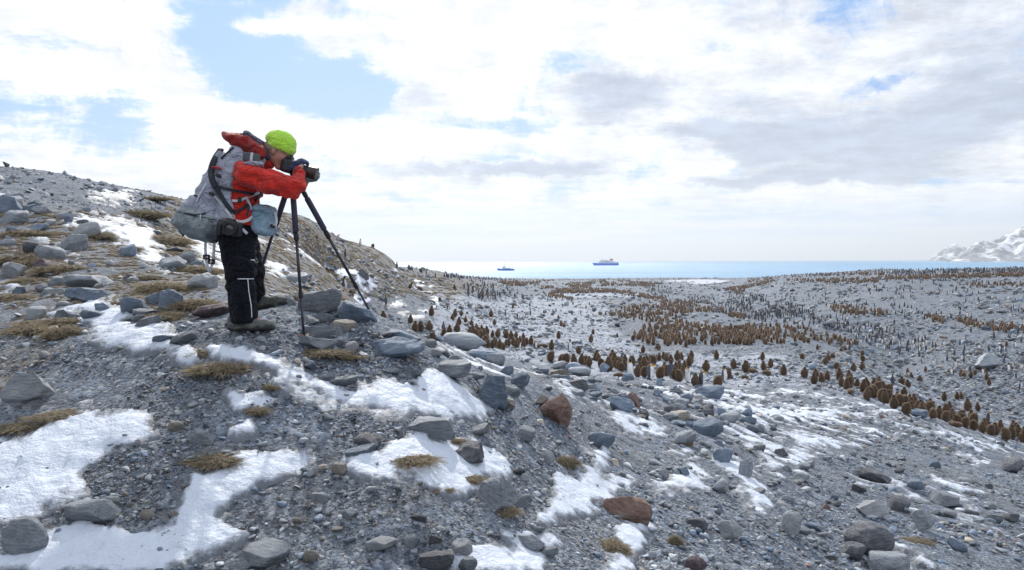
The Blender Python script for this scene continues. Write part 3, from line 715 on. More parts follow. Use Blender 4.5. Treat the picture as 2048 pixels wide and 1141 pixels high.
HERO = [
 # px, base py, width, height, kind, colour, roll, label, landmark
 (50,806,108,66,'boulder','pale',-4,'large pale grey boulder beside straw grass above the big snow patch','pale boulder by the straw'),
 (49,1112,94,76,'round','grey',8,'round grey boulder with a thin pale vein, half ringed by snow','round veined boulder'),
 (190,1048,124,44,'slab','grey',3,'flat brown-grey slab with a broken square end above the snow','broken-ended slab'),
 (215,1012,62,16,'slab','pale',0,'thin pale flake lying behind the broken-ended slab',None),
 (28,448,64,30,'slab','grey',2,'long smooth grey slab high on the slope by the frame edge',None),
 (22,555,54,46,'boulder','pale',0,'blocky pale boulder high on the slope with level cracks below','blocky slope boulder'),
 (148,500,62,32,'slab','grey',-4,'greenish grey block with undercut base set in a turf bank','undercut turf bank block'),
 (98,546,72,28,'boulder','maroon',0,'dark maroon stone wedged between turf banks far up the slope',None),
 (184,574,112,26,'slab','grey',-3,'long low grey slab with turf growing over its end','turf covered slab'),
 (180,600,96,24,'slab','blue',-6,'low blue-grey slab just below the turf covered slab',None),
 (346,620,66,40,'slab','blue',14,'tilted blue-grey slab beside the gravel path',None),
 (422,635,80,28,'boulder','maroon',-2,'dark maroon boulder directly behind the person\'s heels','maroon boulder'),
 (409,577,64,36,'boulder','pale',0,'pale rounded boulder just behind the hanging strap ends','pale boulder behind the person'),
 (346,540,70,32,'boulder','grey',12,'smooth grey stone where the narrow snow streak ends',None),
 (300,656,56,26,'boulder','grey',-6,'grey stone at the upper edge of the winding snow','stone over the winding snow'),
 (328,688,46,20,'round','blue',4,'low bluish stone lying in the winding snow',None),
 (366,690,56,26,'boulder','grey',6,'grey stone with snow against it at the end of the winding snow',None),
 (205,624,42,18,'slab','blue',0,'small slate slab at the top of the winding snow',None),
 (567,608,60,30,'angular','grey',-10,'angular grey rock under the person\'s raised heel','rock under the raised boot'),
 (588,566,60,20,'slab','grey',0,'grey slab behind the knees of the person',None),
 (640,626,98,46,'slab','grey',14,'broad sloping grey slab between the tripod legs','sloping slab between the tripod legs'),
 (716,646,84,40,'boulder','blue',8,'blue-grey domed boulder beside the outer tripod foot','domed boulder by the tripod'),
 (690,663,50,26,'round','tan',8,'rounded tan boulder between the two outer tripod feet','tan boulder'),
 (640,678,92,24,'slab','grey',8,'smooth long grey stone just beyond the central tripod foot',None),
 (644,704,94,26,'slab','grey',10,'smooth long grey stone just below the central tripod foot','long stone below the tripod'),
 (616,650,48,18,'boulder','pale',0,'small pale stone beside the central tripod leg',None),
 (654,645,36,20,'angular','grey',0,'small cracked grey stone behind the tan boulder',None),
 (798,690,88,42,'boulder','blue',12,'slate blue boulder leaning over the long sloping slab','slate blue boulder'),
 (790,716,134,40,'slab','blue',13,'longest smooth slab sloping away below the slate blue boulder','longest sloping slab'),
 (928,698,92,32,'round','grey',5,'wide flat-topped grey boulder in front of the huddled chicks','flat-topped boulder'),
 (965,719,62,20,'round','blue',2,'low blue-grey stone touching the flat-topped boulder',None),
 (898,756,94,34,'slab','grey',-3,'brownish edged grey slab at the head of the wide snow patch','slab at the head of the snow'),
 (982,812,72,62,'angular','blue',6,'deep blue angular boulder at the tip of the wide snow patch','deep blue boulder'),
 (1010,820,40,36,'angular','tan',0,'brown broken stone leaning on the deep blue boulder',None),
 (1040,776,46,34,'boulder','blue',0,'rounded blue stone beyond the deep blue boulder',None),
 (1024,792,40,26,'boulder','grey',0,'grey stone between two blue boulders',None),
 (1116,852,78,66,'angular','rust',8,'large rust-orange boulder with a pale cracked shoulder','rust-orange boulder'),
 (1082,815,34,26,'angular','tan',0,'pale pinkish stone on the shoulder of the rust-orange boulder',None),
 (1202,897,56,36,'round','blue',4,'dark slate dome of rock above a small snow drift','dark slate dome'),
 (1240,824,54,34,'angular','blue',-3,'blue-grey faceted rock at the head of the long snow tongue','faceted rock'),
 (1266,813,28,34,'boulder','rust',20,'narrow rust-red stone standing behind the faceted rock','narrow rust stone'),
 (1288,836,28,20,'boulder','dark',0,'small dark stone in the long snow tongue',None),
 (1284,857,28,16,'angular','dark',0,'lone dark stone sitting on the long snow tongue',None),
 (1092,926,38,30,'boulder','pale',0,'smooth pale grey stone beside a dry grass tuft','smooth pale stone'),
 (860,876,116,36,'slab','grey',1,'thick flat grey slab with dark cracks across the top','thick cracked slab'),
 (936,930,112,46,'angular','dark',15,'dark wedge-shaped boulder lying on the snow with a pinkish face','dark wedge boulder'),
 (735,894,84,28,'angular','dark',6,'black jagged rock half buried in gravel beside the snow','black jagged rock'),
 (722,912,72,16,'slab','blue',-6,'thin slate slab between jagged rock and snow',None),
 (992,1024,108,66,'angular','grey',-28,'big steep-faced grey rock leaning toward the snow','steep-faced grey rock'),
 (1256,1044,106,48,'slab','rust',20,'rust-red slab propped up at an angle over the snow','rust-red slab'),
 (402,892,58,46,'boulder','grey',22,'lone grey rock with snow on its shoulder in the gravel','lone snow-shouldered rock'),
 (353,864,36,22,'round','tan',0,'small tan stone next to the snow-shouldered rock',None),
 (678,950,34,24,'round','tan',-10,'small tan stone at the snow edge near the straw tuft',None),
 (686,774,62,20,'slab','grey',2,'grey flat stone with snow around it near the chicks\' snowfield',None),
 (656,766,44,20,'boulder','grey',-4,'dull grey stone beside the flat stone in the middle snow',None),
 (622,742,44,20,'boulder','blue',0,'rounded slate stone above the middle snow','rounded stone over the middle snow'),
 (520,1130,128,34,'slab','grey',2,'wide brown-grey slab at the bottom of the gravel','wide bottom slab'),
 (486,1140,100,18,'slab','grey',0,'second grey slab stacked below the wide bottom slab',None),
 (296,1040,32,20,'round','tan',0,'brownish cobble in the gravel beside the snow',None),
 (346,1034,20,12,'round','tan',0,'small yellow-brown cobble by the edge of the snow',None),
 (1738,1110,96,60,'round','dark',0,'big dark rounded boulder in the dim gravel','big dark boulder'),
 (1708,1122,58,34,'round','dark',0,'dark brown boulder leaning on the big dark boulder',None),
 (1776,1150,92,44,'round','grey',0,'grey dome of rock cut by the bottom of the frame',None),
 (1584,1072,44,52,'round','pale',0,'tall pale cobble-like boulder with snow at its foot','tall pale boulder'),
 (1746,1034,68,44,'boulder','pale',16,'pale grey hump-backed rock above the big dark boulder','hump-backed rock'),
 (1846,1062,62,42,'boulder','grey',10,'smooth grey cone-shaped rock on dark gravel','cone-shaped rock'),
 (1746,966,72,34,'boulder','dark',18,'sloping half-dark rock with snow trailing below it','sloping half-dark rock'),
 (1886,1012,62,26,'slab','grey',10,'flat grey rock below the diagonal snow streaks',None),
 (2026,946,50,26,'boulder','dark',0,'dark rock at the end of the chick line slope',None),
 (1416,872,62,34,'round','blue',4,'round-backed slate rock in the stony slope',None),
 (1368,892,52,28,'boulder','grey',4,'grey boulder in the stony slope with straw beside it','grey boulder with straw'),
 (1448,928,46,34,'boulder','blue',6,'blue boulder at the head of the long snow finger','boulder at the snow finger'),
 (1492,958,32,44,'boulder','grey',0,'upright grey stone beside the long snow finger','upright grey stone'),
 (1366,950,28,24,'boulder','blue',-6,'small blue stone set on the triangular snow',None),
 (1326,962,34,20,'angular','grey',20,'pointed grey stone at the tip of the triangular snow',None),
 (1358,844,52,24,'boulder','tan',-4,'brownish striped rock on bare gravel','brownish striped rock'),
 (1424,800,64,32,'angular','blue',0,'tall slate rock in front of the adult penguins','tall slate rock'),
 (1462,846,50,20,'round','grey',0,'rounded grey stone by the streaked snow',None),
 (1442,988,50,32,'boulder','pale',0,'pale flaky rock below the triangular snow','pale flaky rock'),
 (1344,828,40,20,'boulder','dark',0,'dark stone at the base of the stony slope',None),
 (1160,782,44,34,'boulder','dark',0,'dark round stone beside a strip of snow behind the rust boulder','dark round stone'),
 (1158,752,50,18,'round','grey',0,'grey stone with a yellowish top near the lying chick',None),
 (1120,752,42,12,'slab','tan',0,'flat brown stone in front of the lying chick','flat brown stone'),
 (1148,742,36,16,'round','blue',0,'rounded blue stone in front of the huddled chicks',None),
 (1118,739,34,16,'boulder','grey',0,'grey stone just below the lying chick',None),
 (1208,744,24,18,'angular','blue',0,'small blue stone in front of the big dark chick',None),
 (1255,762,28,22,'boulder','blue',0,'slate stone in front of the bib-fronted adult',None),
 (1318,771,16,14,'angular','blue',0,'small pointed stone among the adult penguins',None),
 (760,1100,72,24,'boulder','pale',-8,'pale rock streaked with snow in the lower gravel','snow-streaked pale rock'),
 (872,1140,84,30,'slab','dark',12,'dark flat rock under thin snow at the bottom',None),
 (822,1096,28,28,'round','grey',0,'round grey cobble beside the melting snow',None),
 (870,1090,34,16,'slab','dark',-24,'small dark tilted stone in a wet hollow',None),
 (924,1112,46,32,'round','pale',0,'pale round boulder in the lower snow','pale round boulder in the snow'),
 (936,1142,40,26,'round','grey',0,'grey cobble at the bottom below the pale round boulder',None),
 (622,1124,34,22,'round','tan',0,'brown-grey cobble alone in the lower gravel',None),
 (1098,1116,44,24,'angular','grey',0,'grey block among the broken stones at the bottom',None),
 (1060,1100,60,26,'slab','grey',0,'flat grey stone above the broken stones',None),
 (1390,1140,48,28,'boulder','maroon',0,'dull red stone at the bottom of the frame','dull red stone'),
 (1460,1082,66,36,'boulder','pale',4,'frosty pale rock low on the gravel',None),
 (1970,743,64,36,'boulder','grey',0,'biggest weathered grey boulder among the adult penguins on the flats','biggest boulder on the flats'),
 (1660,655,38,17,'boulder','grey',0,'wide grey boulder beside standing adults on the far flats','far wide boulder'),
 (1826,834,66,14,'slab','blue',4,'flat blue slab just below the diagonal chick line','slab under the chick line'),
 (728,560,24,20,'angular','dark',14,'lone dark rock high on the turf hillside','lone dark hillside rock'),
 (1546,614,14,7,'boulder','grey',0,'small boulder between far adult penguins',None),
 (1795,699,24,10,'boulder','blue',0,'blue boulder amid the gathered adults',None),
 (1742,703,18,9,'boulder','blue',0,'smaller blue boulder beside the gathered adults',None),
 (1625,740,24,14,'boulder','blue',0,'blue-grey boulder behind the start of the chick line',None),
]
for h in HERO:
    px, py, w_, hh_, kd, cl, rl, lab, lm = h
    o = put_rock(px, py, w_, hh_, kd, cl, rl, lab, lvl=4 if w_ > 26 else 3)
    if lm and o: LAND.append((o.location.x, o.location.y, lm))
# more stones that can be told apart, each its own
ORD = ['closest', 'second closest', 'third closest', 'fourth closest', 'fifth closest', 'sixth closest', 'seventh closest', 'eighth closest', 'ninth closest', 'tenth closest', 'eleventh closest', 'twelfth closest']
def place_labels(objs, phrase, land, cat, group, word_at='to'):
    """labels: the phrase, then the rank of the thing in closeness to its nearest landmark"""
    by = {}
    for o in objs:
        k = min(range(len(land)), key=lambda i: (land[i][0]-o.location.x)**2+(land[i][1]-o.location.y)**2)
        by.setdefault((k, phrase(o)), []).append(o)
    for (k, ph), v in by.items():
        v.sort(key=lambda o: (land[k][0]-o.location.x)**2+(land[k][1]-o.location.y)**2)
        for i, o in enumerate(v):
            tag(o, f"{ph}, {ORD[i] if i < len(ORD) else 'farther out, near'} {word_at+' ' if i < len(ORD) else ''}the {land[k][2]}", cat, group)
FIELDS = [ # polygon, count, size range px, colours
 ([(1070,745),(1250,765),(1420,780),(1560,800),(1560,870),(1400,900),(1300,850),(1180,800),(1080,780)], 56, (15, 34), ['blue','grey','grey','blue','dark','pale']),
 ([(1380,800),(1600,850),(1640,960),(1560,1010),(1440,940),(1380,860)], 22, (14, 34), ['blue','grey','grey','pale','dark']),
 ([(1560,860),(1900,900),(2040,960),(2040,1120),(1640,1120),(1560,1000)], 34, (12, 34), ['grey','grey','dark','pale','blue']),
 ([(0,400),(120,400),(360,460),(430,560),(400,640),(200,650),(0,640)], 22, (16, 44), ['grey','blue','pale','grey']),
 ([(560,580),(700,620),(860,690),(980,740),(940,760),(700,740),(560,680)], 20, (12, 30), ['grey','blue','grey','pale']),
 ([(520,980),(1100,960),(1200,1130),(560,1135)], 20, (12, 28), ['grey','pale','dark','tan']),
 ([(100,960),(480,860),(480,1000),(200,1080)], 7, (12, 24), ['grey','dark','tan']),
]
FIELDS.insert(0, ([(0,410),(120,430),(340,470),(430,560),(400,640),(200,650),(0,640)], 34, (28, 66), ['grey','blue','pale','grey','dark']))
FIELDS.insert(1, ([(560,600),(700,640),(960,700),(1040,750),(900,800),(700,740),(560,690)], 9, (30, 52), ['grey','blue','pale']))
FIELDS.insert(2, ([(700,820),(1100,860),(1200,1000),(1000,1130),(560,1130),(560,960)], 9, (28, 50), ['grey','dark','blue','pale']))
FIELDS.insert(3, ([(1300,820),(1600,900),(2040,980),(2040,1130),(1400,1120),(1300,960)], 14, (28, 54), ['grey','dark','blue','pale']))
auto = []
for poly, cnt, (s0, s1), cols in FIELDS:
    pp = np.array(poly); n = 0
    for _ in range(cnt*30):
        if n >= cnt: break
        x = random.uniform(pp[:,0].min(), pp[:,0].max()); y = random.uniform(pp[:,1].min(), pp[:,1].max())
        if poly_sd(np.array([x]), np.array([y]), poly)[0] < 0: continue
        if 440 < x < 620 and 600 < y < 685: continue
        g = hit(x, y)
        if g is None: continue
        w_ = s0+(s1-s0)*random.random()**1.8; rr = w_*g.y/F/2
        if any((g.x-a)**2+(g.y-b)**2 < (c+rr)**2*.8 for a, b, c in ROCKS_AT): continue
        if snow_at(g.x, g.y) > .3 and random.random() < .75: continue
        kd = random.choice(['boulder','angular','angular','slab','slab','slab','round']); cl = random.choice(cols)
        o = put_rock(x, y, w_, w_*random.uniform(.32, .62), kd, cl, random.uniform(-14, 14), lvl=3, var=random.randrange(5))
        if o is None: continue
        o['_k'] = f"{'small' if w_ < 18 else 'mid-sized' if w_ < 27 else 'large' if w_ < 40 else 'very large'} {dict(blue='blue-grey', grey='grey', dark='dark', pale='pale', tan='tan')[cl]} {dict(boulder='lumpy', angular='angular', slab='flat', round='rounded')[kd]} stone"
        auto.append(o); n += 1
place_labels(auto, lambda o: o['_k'], LAND, 'stone', 'stones scattered over the slopes')
for o in auto: del o['_k']
print('rocks', len(auto)+len(HERO))

# ------------------------------------------------------------------ scree and pebbles, too many to count
def scatter_stones(name, pts, sizes, lvl, mats, seeds=8, sink=.25, flat=(.35, .75)):
    """pts (n,3), sizes (n,) half widths: joined into one mesh"""
    n = len(pts); rr = np.random.default_rng(len(pts)); base = [rock_shape(900+k, lvl, ['boulder','angular','slab','angular'][k % 4]) for k in range(seeds)]
    Fc = ICO[lvl][1]; nv = len(base[0])
    V = np.stack(base)[rr.integers(0, seeds, n)]
    sc = np.stack([sizes, sizes*rr.uniform(.55, 1, n), sizes*rr.uniform(*flat, n)], -1); V = V*sc[:, None]
    a = rr.uniform(0, 2*math.pi, n); tx, ty = rr.normal(0, .22, n), rr.normal(0, .22, n)
    V[..., 2] += V[..., 0]*tx[:, None]+V[..., 1]*ty[:, None]
    ca, sa = np.cos(a)[:, None], np.sin(a)[:, None]
    X = V[..., 0]*ca-V[..., 1]*sa; Y = V[..., 0]*sa+V[..., 1]*ca
    W = np.stack([X+pts[:, 0, None], Y+pts[:, 1, None], V[..., 2]+(pts[:, 2]+sc[:, 2]*(1-2*sink))[:, None]], -1).reshape(-1, 3)
    FF = (Fc[None]+(np.arange(n)*nv)[:, None, None]).reshape(-1, 3)
    mi = np.repeat(rr.choice(len(mats), n, p=[m[1] for m in mats]), len(Fc))
    me = mesh_np(name, W, FF, [m[0] for m in mats], smooth=lvl > 1, midx=mi)
    fattr(me, 'shade', np.repeat(rr.uniform(-.4, .4, n), nv)); return tag(mobj(name, me), kind='stuff')
def sample_px(n, y0, y1, x0=-60, x1=2110, pw=1.0):
    px = RNG.uniform(x0, x1, n); py = y0+(y1-y0)*RNG.random(n)**pw; H = hits(px, py); ok = ~np.isnan(H[:, 0]); return H[ok], px[ok], py[ok]
SMX = [(RM_['grey'], .42), (RM_['blue'], .18), (RM_['pale'], .16), (RM_['dark'], .15), (RM_['tan'], .08), (RM_['rust'], .01)]
H, px, py = sample_px(52000, 640, 1175)
dist = np.hypot(H[:,0], H[:,1]); sn = snow_arr(H[:,0], H[:,1])
patch = fbm(H[:,0]/.8, H[:,1]/.8, 31.0, 3)
keep = (dist < 34) & (RNG.random(len(H)) < np.where(sn > .5, .06, np.where(sn > 0, .22, .38+.95*patch))) 
Hn, dn = H[keep], dist[keep]
sz = (RNG.pareto(2.6, len(Hn))+1)*1.55*dn/F; sz = np.clip(sz, .0045, 9*dn/F)
scatter_stones('gravel', Hn, np.minimum(sz, .09+.0*dn), 1, SMX, flat=(.35, .8))
# scree further out
H, px, py = sample_px(80000, 535, 900, x0=300); H2, px2, py2 = sample_px(15000, 333, 520, x0=-60, x1=520); H3, px3, py3 = sample_px(12000, 450, 620, 420, 900); H, px, py = np.r_[H, H2, H3], np.r_[px, px2, px3], np.r_[py, py2, py3]
dist = np.hypot(H[:,0], H[:,1]); sn = snow_arr(H[:,0], H[:,1])
tf = turf[np.interp(np.log(dist), LR, np.arange(NR)).astype(int), np.interp(np.arctan2(H[:,0], H[:,1]), AZ, np.arange(NA)).astype(int)]
patch = fbm(H[:,0]/7, H[:,1]/7, 41.0, 4)
left_ = (px < 480) & (py < 480)
ok = (dist > 22) & (dist < 420) & (RNG.random(len(H)) < np.clip(.42+.6*patch, .06, .95)*np.where(tf > .3, .55, 1)*np.where(sn > 0, .3, 1))
Hf, df = H[ok], dist[ok]
sz = (RNG.pareto(2.3, len(Hf))+1)*1.35*df/F; sz = np.clip(sz, .03, np.minimum(7*df/F, .75))
big_ = sz*F/df > 3.2
scatter_stones('scree', Hf[~big_], sz[~big_], 1, SMX, flat=(.35, .7))
scatter_stones('stone_field', Hf[big_], sz[big_], 2, SMX, flat=(.35, .7))
# mid-sized stones close by
H, px, py = sample_px(9000, 640, 1175); H2, px2, py2 = sample_px(1800, 340, 640, -60, 640); H, px, py = np.r_[H, H2], np.r_[px, px2], np.r_[py, py2]
dist = np.hypot(H[:,0], H[:,1]); sn = snow_arr(H[:,0], H[:,1]); patch = fbm(H[:,0]/1.4, H[:,1]/1.4, 51.0, 3)
ok = (dist < 40) & (RNG.random(len(H)) < np.where(sn > 0, .05, np.clip(.28+.95*patch, .02, .95))*np.where(px > 1000, 1.2, .6))
Hm, dm = H[ok], dist[ok]; sz = np.clip((RNG.pareto(2.2, len(Hm))+1)*3.0*dm/F, .01, 11*dm/F)
scatter_stones('cobbles', Hm, sz, 2, SMX, flat=(.35, .75))
print('tris', len(Hn)*20, len(Hf)*20, len(Hm)*80)
# ------------------------------------------------------------------ dry grass
def straw_mat(name, c1, c2, c3):
    m, t, setp, b, out = mat(name)
    co = t.n('ShaderNodeTexCoord').outputs['Object']; at = t.n('ShaderNodeAttribute'); at.attribute_name = 'shade'
    col = t.mix(t.ss(t.noise(co, 7, 6, .7), .35, .65), c1, c2); col = t.mix(at.outputs['Fac'], col, c3); oi = t.n('ShaderNodeObjectInfo'); col = t.mix(t.ss(oi.outputs['Random'], .0, 1.0, .0, .55, False), col, (.17, .155, .10)); col = t.mix(t.ss(t.noise(co, 2.2, 4), .45, .65, 0, .5), col, (.15, .135, .12))
    setp(Base_Color=col, Roughness=.8, Specular_IOR_Level=.25)
    tr = t.n('ShaderNodeBsdfTranslucent'); t.put(tr.inputs[0], col); mx_ = t.n('ShaderNodeMixShader'); mx_.inputs[0].default_value = .3
    t.t.links.new(b.outputs[0], mx_.inputs[1]); t.t.links.new(tr.outputs[0], mx_.inputs[2]); t.t.links.new(mx_.outputs[0], out.inputs[0])
    return m
STRAW = straw_mat('dry_grass', (.24,.185,.12), (.40,.32,.21), (.54,.46,.32))
m_, t, setp, b, out = mat('turf_soil'); co = t.n('ShaderNodeTexCoord').outputs['Object']
geo = t.n('ShaderNodeNewGeometry')
setp(Base_Color=t.mix(t.ss(t.noise(co, 6, 7, .7), .35, .65), (.11,.088,.062), (.27,.215,.145)), Roughness=.95, Normal=t.bump(t.noise(co, 30, 6, .7), 1.0, .03)); SOIL = m_
def tussock_mesh(seed, nb=900, low=False):
    r = np.random.default_rng(seed); V0, F0 = ICO[3 if not low else 1]; V = V0.copy()
    V *= (1+.22*fbm(V0[:,0]*1.4+seed, V0[:,1]*1.4, V0[:,2]*1.4, 3))[:, None]; V[:, 2] *= .50
    if not low: V += V0*(.05*fbm(V0[:,0]*5+seed, V0[:,1]*5, V0[:,2]*5, 2))[:, None]
    # blades rooted on the mound, combed outward and down
    up = np.nonzero(V0[:, 2] > -.1)[0]; k = r.choice(up, nb); p0 = V[k]+r.normal(0, .04, (nb, 3)); n = V0[k]
    d = np.stack([n[:,0], n[:,1], np.full(nb, -.20)], -1)+r.normal(0, .5, (nb, 3)); d /= np.linalg.norm(d, axis=1, keepdims=True)
    L = r.uniform(.12, .34, nb)[:, None]*(.6 if low else 1); L = L*np.where(V0[k, 2] < .22, 1.9, 1.0)[:, None]; w = r.uniform(.006, .014, nb)[:, None]*(4 if low else 1.2)
    sd = np.cross(d, n+r.normal(0, .3, (nb, 3))); sd /= np.linalg.norm(sd, axis=1, keepdims=True)+1e-9
    nn = n*[1, 1, 1.3]
    p1 = p0+nn*L*.18+d*L*.38; p2 = p1+d*L*.45+nn*L*.02; p3 = p2+d*L*.3-np.array([0, 0, 1])*L*.22
    if low: rows = [p0-sd*w, p0+sd*w, p2+sd*w*.5, p2-sd*w*.5]; nf = np.array([[0,1,2,3]])
    else: rows = [p0-sd*w, p0+sd*w, p1-sd*w, p1+sd*w, p2-sd*w*.7, p2+sd*w*.7, p3]; nf = None
    B = np.stack(rows, 1).reshape(-1, 3); m = len(rows); off = len(V)+np.arange(nb)[:, None, None]*m
    sh = np.concatenate([np.zeros(len(V)), np.repeat(r.random(nb)**1.5, m)])
    if low: quads = (nf[None]+off).reshape(-1, 4); fl = [F0, quads]; mi = np.r_[np.zeros(len(F0)), np.ones(len(quads))]
    else:
        quads = (np.array([[0,1,3,2],[2,3,5,4]])[None]+off).reshape(-1, 4); tr = (np.array([[4,5,6]])[None]+off).reshape(-1, 3)
        fl = [F0, tr, quads]; mi = np.r_[np.zeros(len(F0)), np.ones(len(tr)+len(quads))]
    return np.concatenate([V, B]), fl, sh, mi
def tmesh(name, args):
    V, fl, sh, mi = args; me = mesh_np(name, V, fl, [SOIL, STRAW], midx=mi); fattr(me, 'shade', sh); return me
TUS = [tmesh('grass_tussock', tussock_mesh(60+k, 2000)) for k in range(4)]
TUFTS = [ # px, base py, width, height, label
 (806,932,118,34,'straw tussock lying in the snow under the thick cracked slab'),
 (905,888,50,14,'thin brown grass between cracked slab and dark wedge boulder'),
 (445,750,118,36,'wide turf mound at the edge of the gravel below the person'),
 (408,712,50,22,'small turf lump beside the end of the winding snow'),
 (432,934,108,34,'straw tussock at the top of the curved snow patch'),
 (1220,1104,76,52,'round bristly tussock beside the snow under the rust-red slab'),
 (1128,930,54,36,'tangled grass tuft next to the smooth pale stone'),
 (640,716,100,22,'low turf cushion below the central tripod foot'),
 (700,722,50,14,'small turf cushion at the lower end of the long stone'),
 (130,840,110,26,'long straw mat along the top of the big snow patch'),
 (38,862,86,26,'straw tussock half buried in snow by the pale boulder'),
 (12,780,40,10,'thin strip of straw above the pale boulder'),
 (60,524,124,44,'tall turf bank with pale grass on its crown, high on the slope'),
 (138,672,86,44,'turf mound at the head of the winding snow'),
 (60,668,90,36,'turf mound beside the frame edge above the gravel'),
 (190,476,70,26,'turf bank over the undercut slope block'),
 (395,616,90,40,'turf bank directly behind the maroon boulder'),
 (340,634,56,22,'pale grass cushion by the tilted slab'),
 (470,570,60,22,'turf behind the knees of the person'),
 (585,600,50,22,'turf beside the raised boot'),
 (514,830,50,24,'tan grass clump dividing the two little snow patches'),
 (540,780,36,18,'brown turf lump at the gravel edge of the snowfield'),
 (1360,890,40,20,'straw beside the grey boulder in the stony slope'),
 (1350,1090,30,46,'dead reddish weed patch on the dark gravel'),
 (1830,1086,60,18,'straw strip behind the cone-shaped rock'),
 (1008,1030,60,28,'grass behind the steep-faced rock'),
 (232,610,60,16,'low turf under the turf covered slab'),
 (300,560,50,16,'brown turf at the foot of the narrow snow streak'),
 (30,600,100,26,'turf bank below the blocky slope boulder'),
 (250,500,60,18,'turf patch between two snow streaks'),
 (155,585,60,20,'turf on top of the turf covered slab'),
 (300,400,80,14,'turf hummock near the crest of the slope'),
 (415,440,60,20,'turf hummock behind the hip bag'),
 (20,418,60,14,'turf lump beside the highest snow scrap'),
 (670,600,36,16,'turf at the crest behind the tripod'),
 (930,965,70,18,'flattened straw under the wedge boulder snow'),
 (880,985,50,16,'scrap of straw in the gravel below the snow'),
]
more_ = []; EXTRA_T = []
for _ in range(400):
    if len(more_) >= 12: break
    x, y = random.uniform(0, 430), random.uniform(420, 690)
    g = hit(x, y)
    if g is None or snow_at(g.x, g.y) > -.2 or turf[int(np.interp(math.log(math.hypot(g.x, g.y)), LR, np.arange(NR))), int(np.interp(math.atan2(g.x, g.y), AZ, np.arange(NA)))] < .25: continue
    if any(abs(x-a)+abs(y-b)*2 < 62 for a, b, *_r in more_): continue
    w_ = random.uniform(50, 110); more_.append((x, y, w_, w_*random.uniform(.22, .38), None))
for k, (px, py, w_, h_, lab) in enumerate(TUFTS+more_):
    g = hit(px, py)
    if g is None: continue
    d = g.y; o = mobj('grass_tussock', TUS[k % 4]); ww = w_*d/F/2.15; hh = h_*d/F*.66
    dp = min(ww*.75, hh*1.6+.05)
    o.scale = (ww, dp, hh); o.rotation_euler = (0, 0, random.uniform(-.35, .35)+random.choice((0, math.pi)))
    o.location = (g.x*(1+dp*.6/d), g.y+dp*.6, float(ground(g.x*(1+dp*.6/d), g.y+dp*.6))-hh*.10)
    if lab: tag(o, lab, 'grass', 'dry grass tussocks')
    else: o['_n'] = 1; EXTRA_T.append(o)
place_labels(EXTRA_T, lambda o: 'brown turf bank', LAND, 'grass', 'turf banks on the upper slope')
for o in EXTRA_T: del o['_n']
# turf mats all over the hillside, joined
def turf_mats(name, H, sizes, seedn=6, nb=30):
    vs, fs3, fs4, shs, m3, m4 = [], [], [], [], [], []; off = 0; r = np.random.default_rng(5)
    base = [tussock_mesh(200+k, nb, True) for k in range(seedn)]
    for q, s in zip(H, sizes):
        V, fl, sh, mi = base[r.integers(0, seedn)]; e_ = .4; gx_ = float(ground(q[0]+e_, q[1])-ground(q[0]-e_, q[1])); gy_ = float(ground(q[0], q[1]+e_)-ground(q[0], q[1]-e_)); a = math.atan2(gx_, -gy_)+r.normal(0, .35); c, s_ = math.cos(a), math.sin(a)
        e = 1e-1; X = V[:,0]*s; Y = V[:,1]*s*.62; Z = V[:,2]*s*.50
        x = q[0]+X*c-Y*s_; y = q[1]+X*s_+Y*c
        vs.append(np.stack([x, y, Z+ground(x, y)-s*.05], -1)); fs3.append(fl[0]+off); fs4.append(fl[1]+off); shs.append(sh); off += len(V)
    F3, F4 = np.concatenate(fs3), np.concatenate(fs4)
    me = mesh_np(name, np.concatenate(vs), [F3, F4], [SOIL, STRAW], midx=np.r_[np.zeros(len(F3)), np.ones(len(F4))]); fattr(me, 'shade', np.concatenate(shs))
    tag(mobj(name, me), kind='stuff'); return len(F3)+2*len(F4)
H, px, py = sample_px(16000, 385, 640, -60, 1000)
dist = np.hypot(H[:,0], H[:,1]); ii = np.interp(np.log(dist), LR, np.arange(NR)).astype(int); jj = np.interp(np.arctan2(H[:,0], H[:,1]), AZ, np.arange(NA)).astype(int)
ok = (turf[ii, jj] > .25) & (SM[ii, jj] < -.1) & (dist < 130) & ~((px > 420) & (px < 640) & (py > 590))
H, dist = H[ok], dist[ok]
keep = []; cellm = {}
sz = RNG.uniform(5, 12, len(H))*dist/F
for k in range(len(H)):
    key = (int(H[k,0]/sz[k]/1.1), int(H[k,1]/sz[k]/1.5), int(math.log(sz[k])*3))
    if key not in cellm: cellm[key] = 1; keep.append(k)
RNG.shuffle(keep); keep = keep[:2700]
nt_ = turf_mats('turf_mats', H[keep], sz[keep])
print('turf', len(keep), nt_)
# ------------------------------------------------------------------ king penguins
def feather_mat(name, sheen, stint, rough, bumpd):
    m, t, setp, b, out = mat(name); at = t.n('ShaderNodeAttribute'); at.attribute_name = 'tint'
    co = t.n('ShaderNodeTexCoord').outputs['Object']; oi = t.n('ShaderNodeObjectInfo')
    v_ = t.m('MULTIPLY', t.ss(t.noise(co, 22, 5, .7), .3, .7, .78, 1.22), t.ss(oi.outputs['Random'], 0, 1, .82, 1.22, False))
    setp(Base_Color=t.mix(1.0, at.outputs['Color'], v_, 'MULTIPLY'), Roughness=rough, Sheen_Weight=sheen, Sheen_Roughness=.35, Specular_IOR_Level=.25)
    b.inputs['Sheen Tint'].default_value = (*stint, 1)
    if bumpd: setp(Normal=t.bump(t.noise(co, 90, 3, .7), 1.0, bumpd))
    return m
DOWN = feather_mat('brown_down', 1.0, (1.0,.84,.66), .95, .012)
FEATH = feather_mat('adult_feathers', .25, (.8,.85,1), .55, 0)
DARKSKIN = simple('dark_horn', (.03,.028,.028), .5)
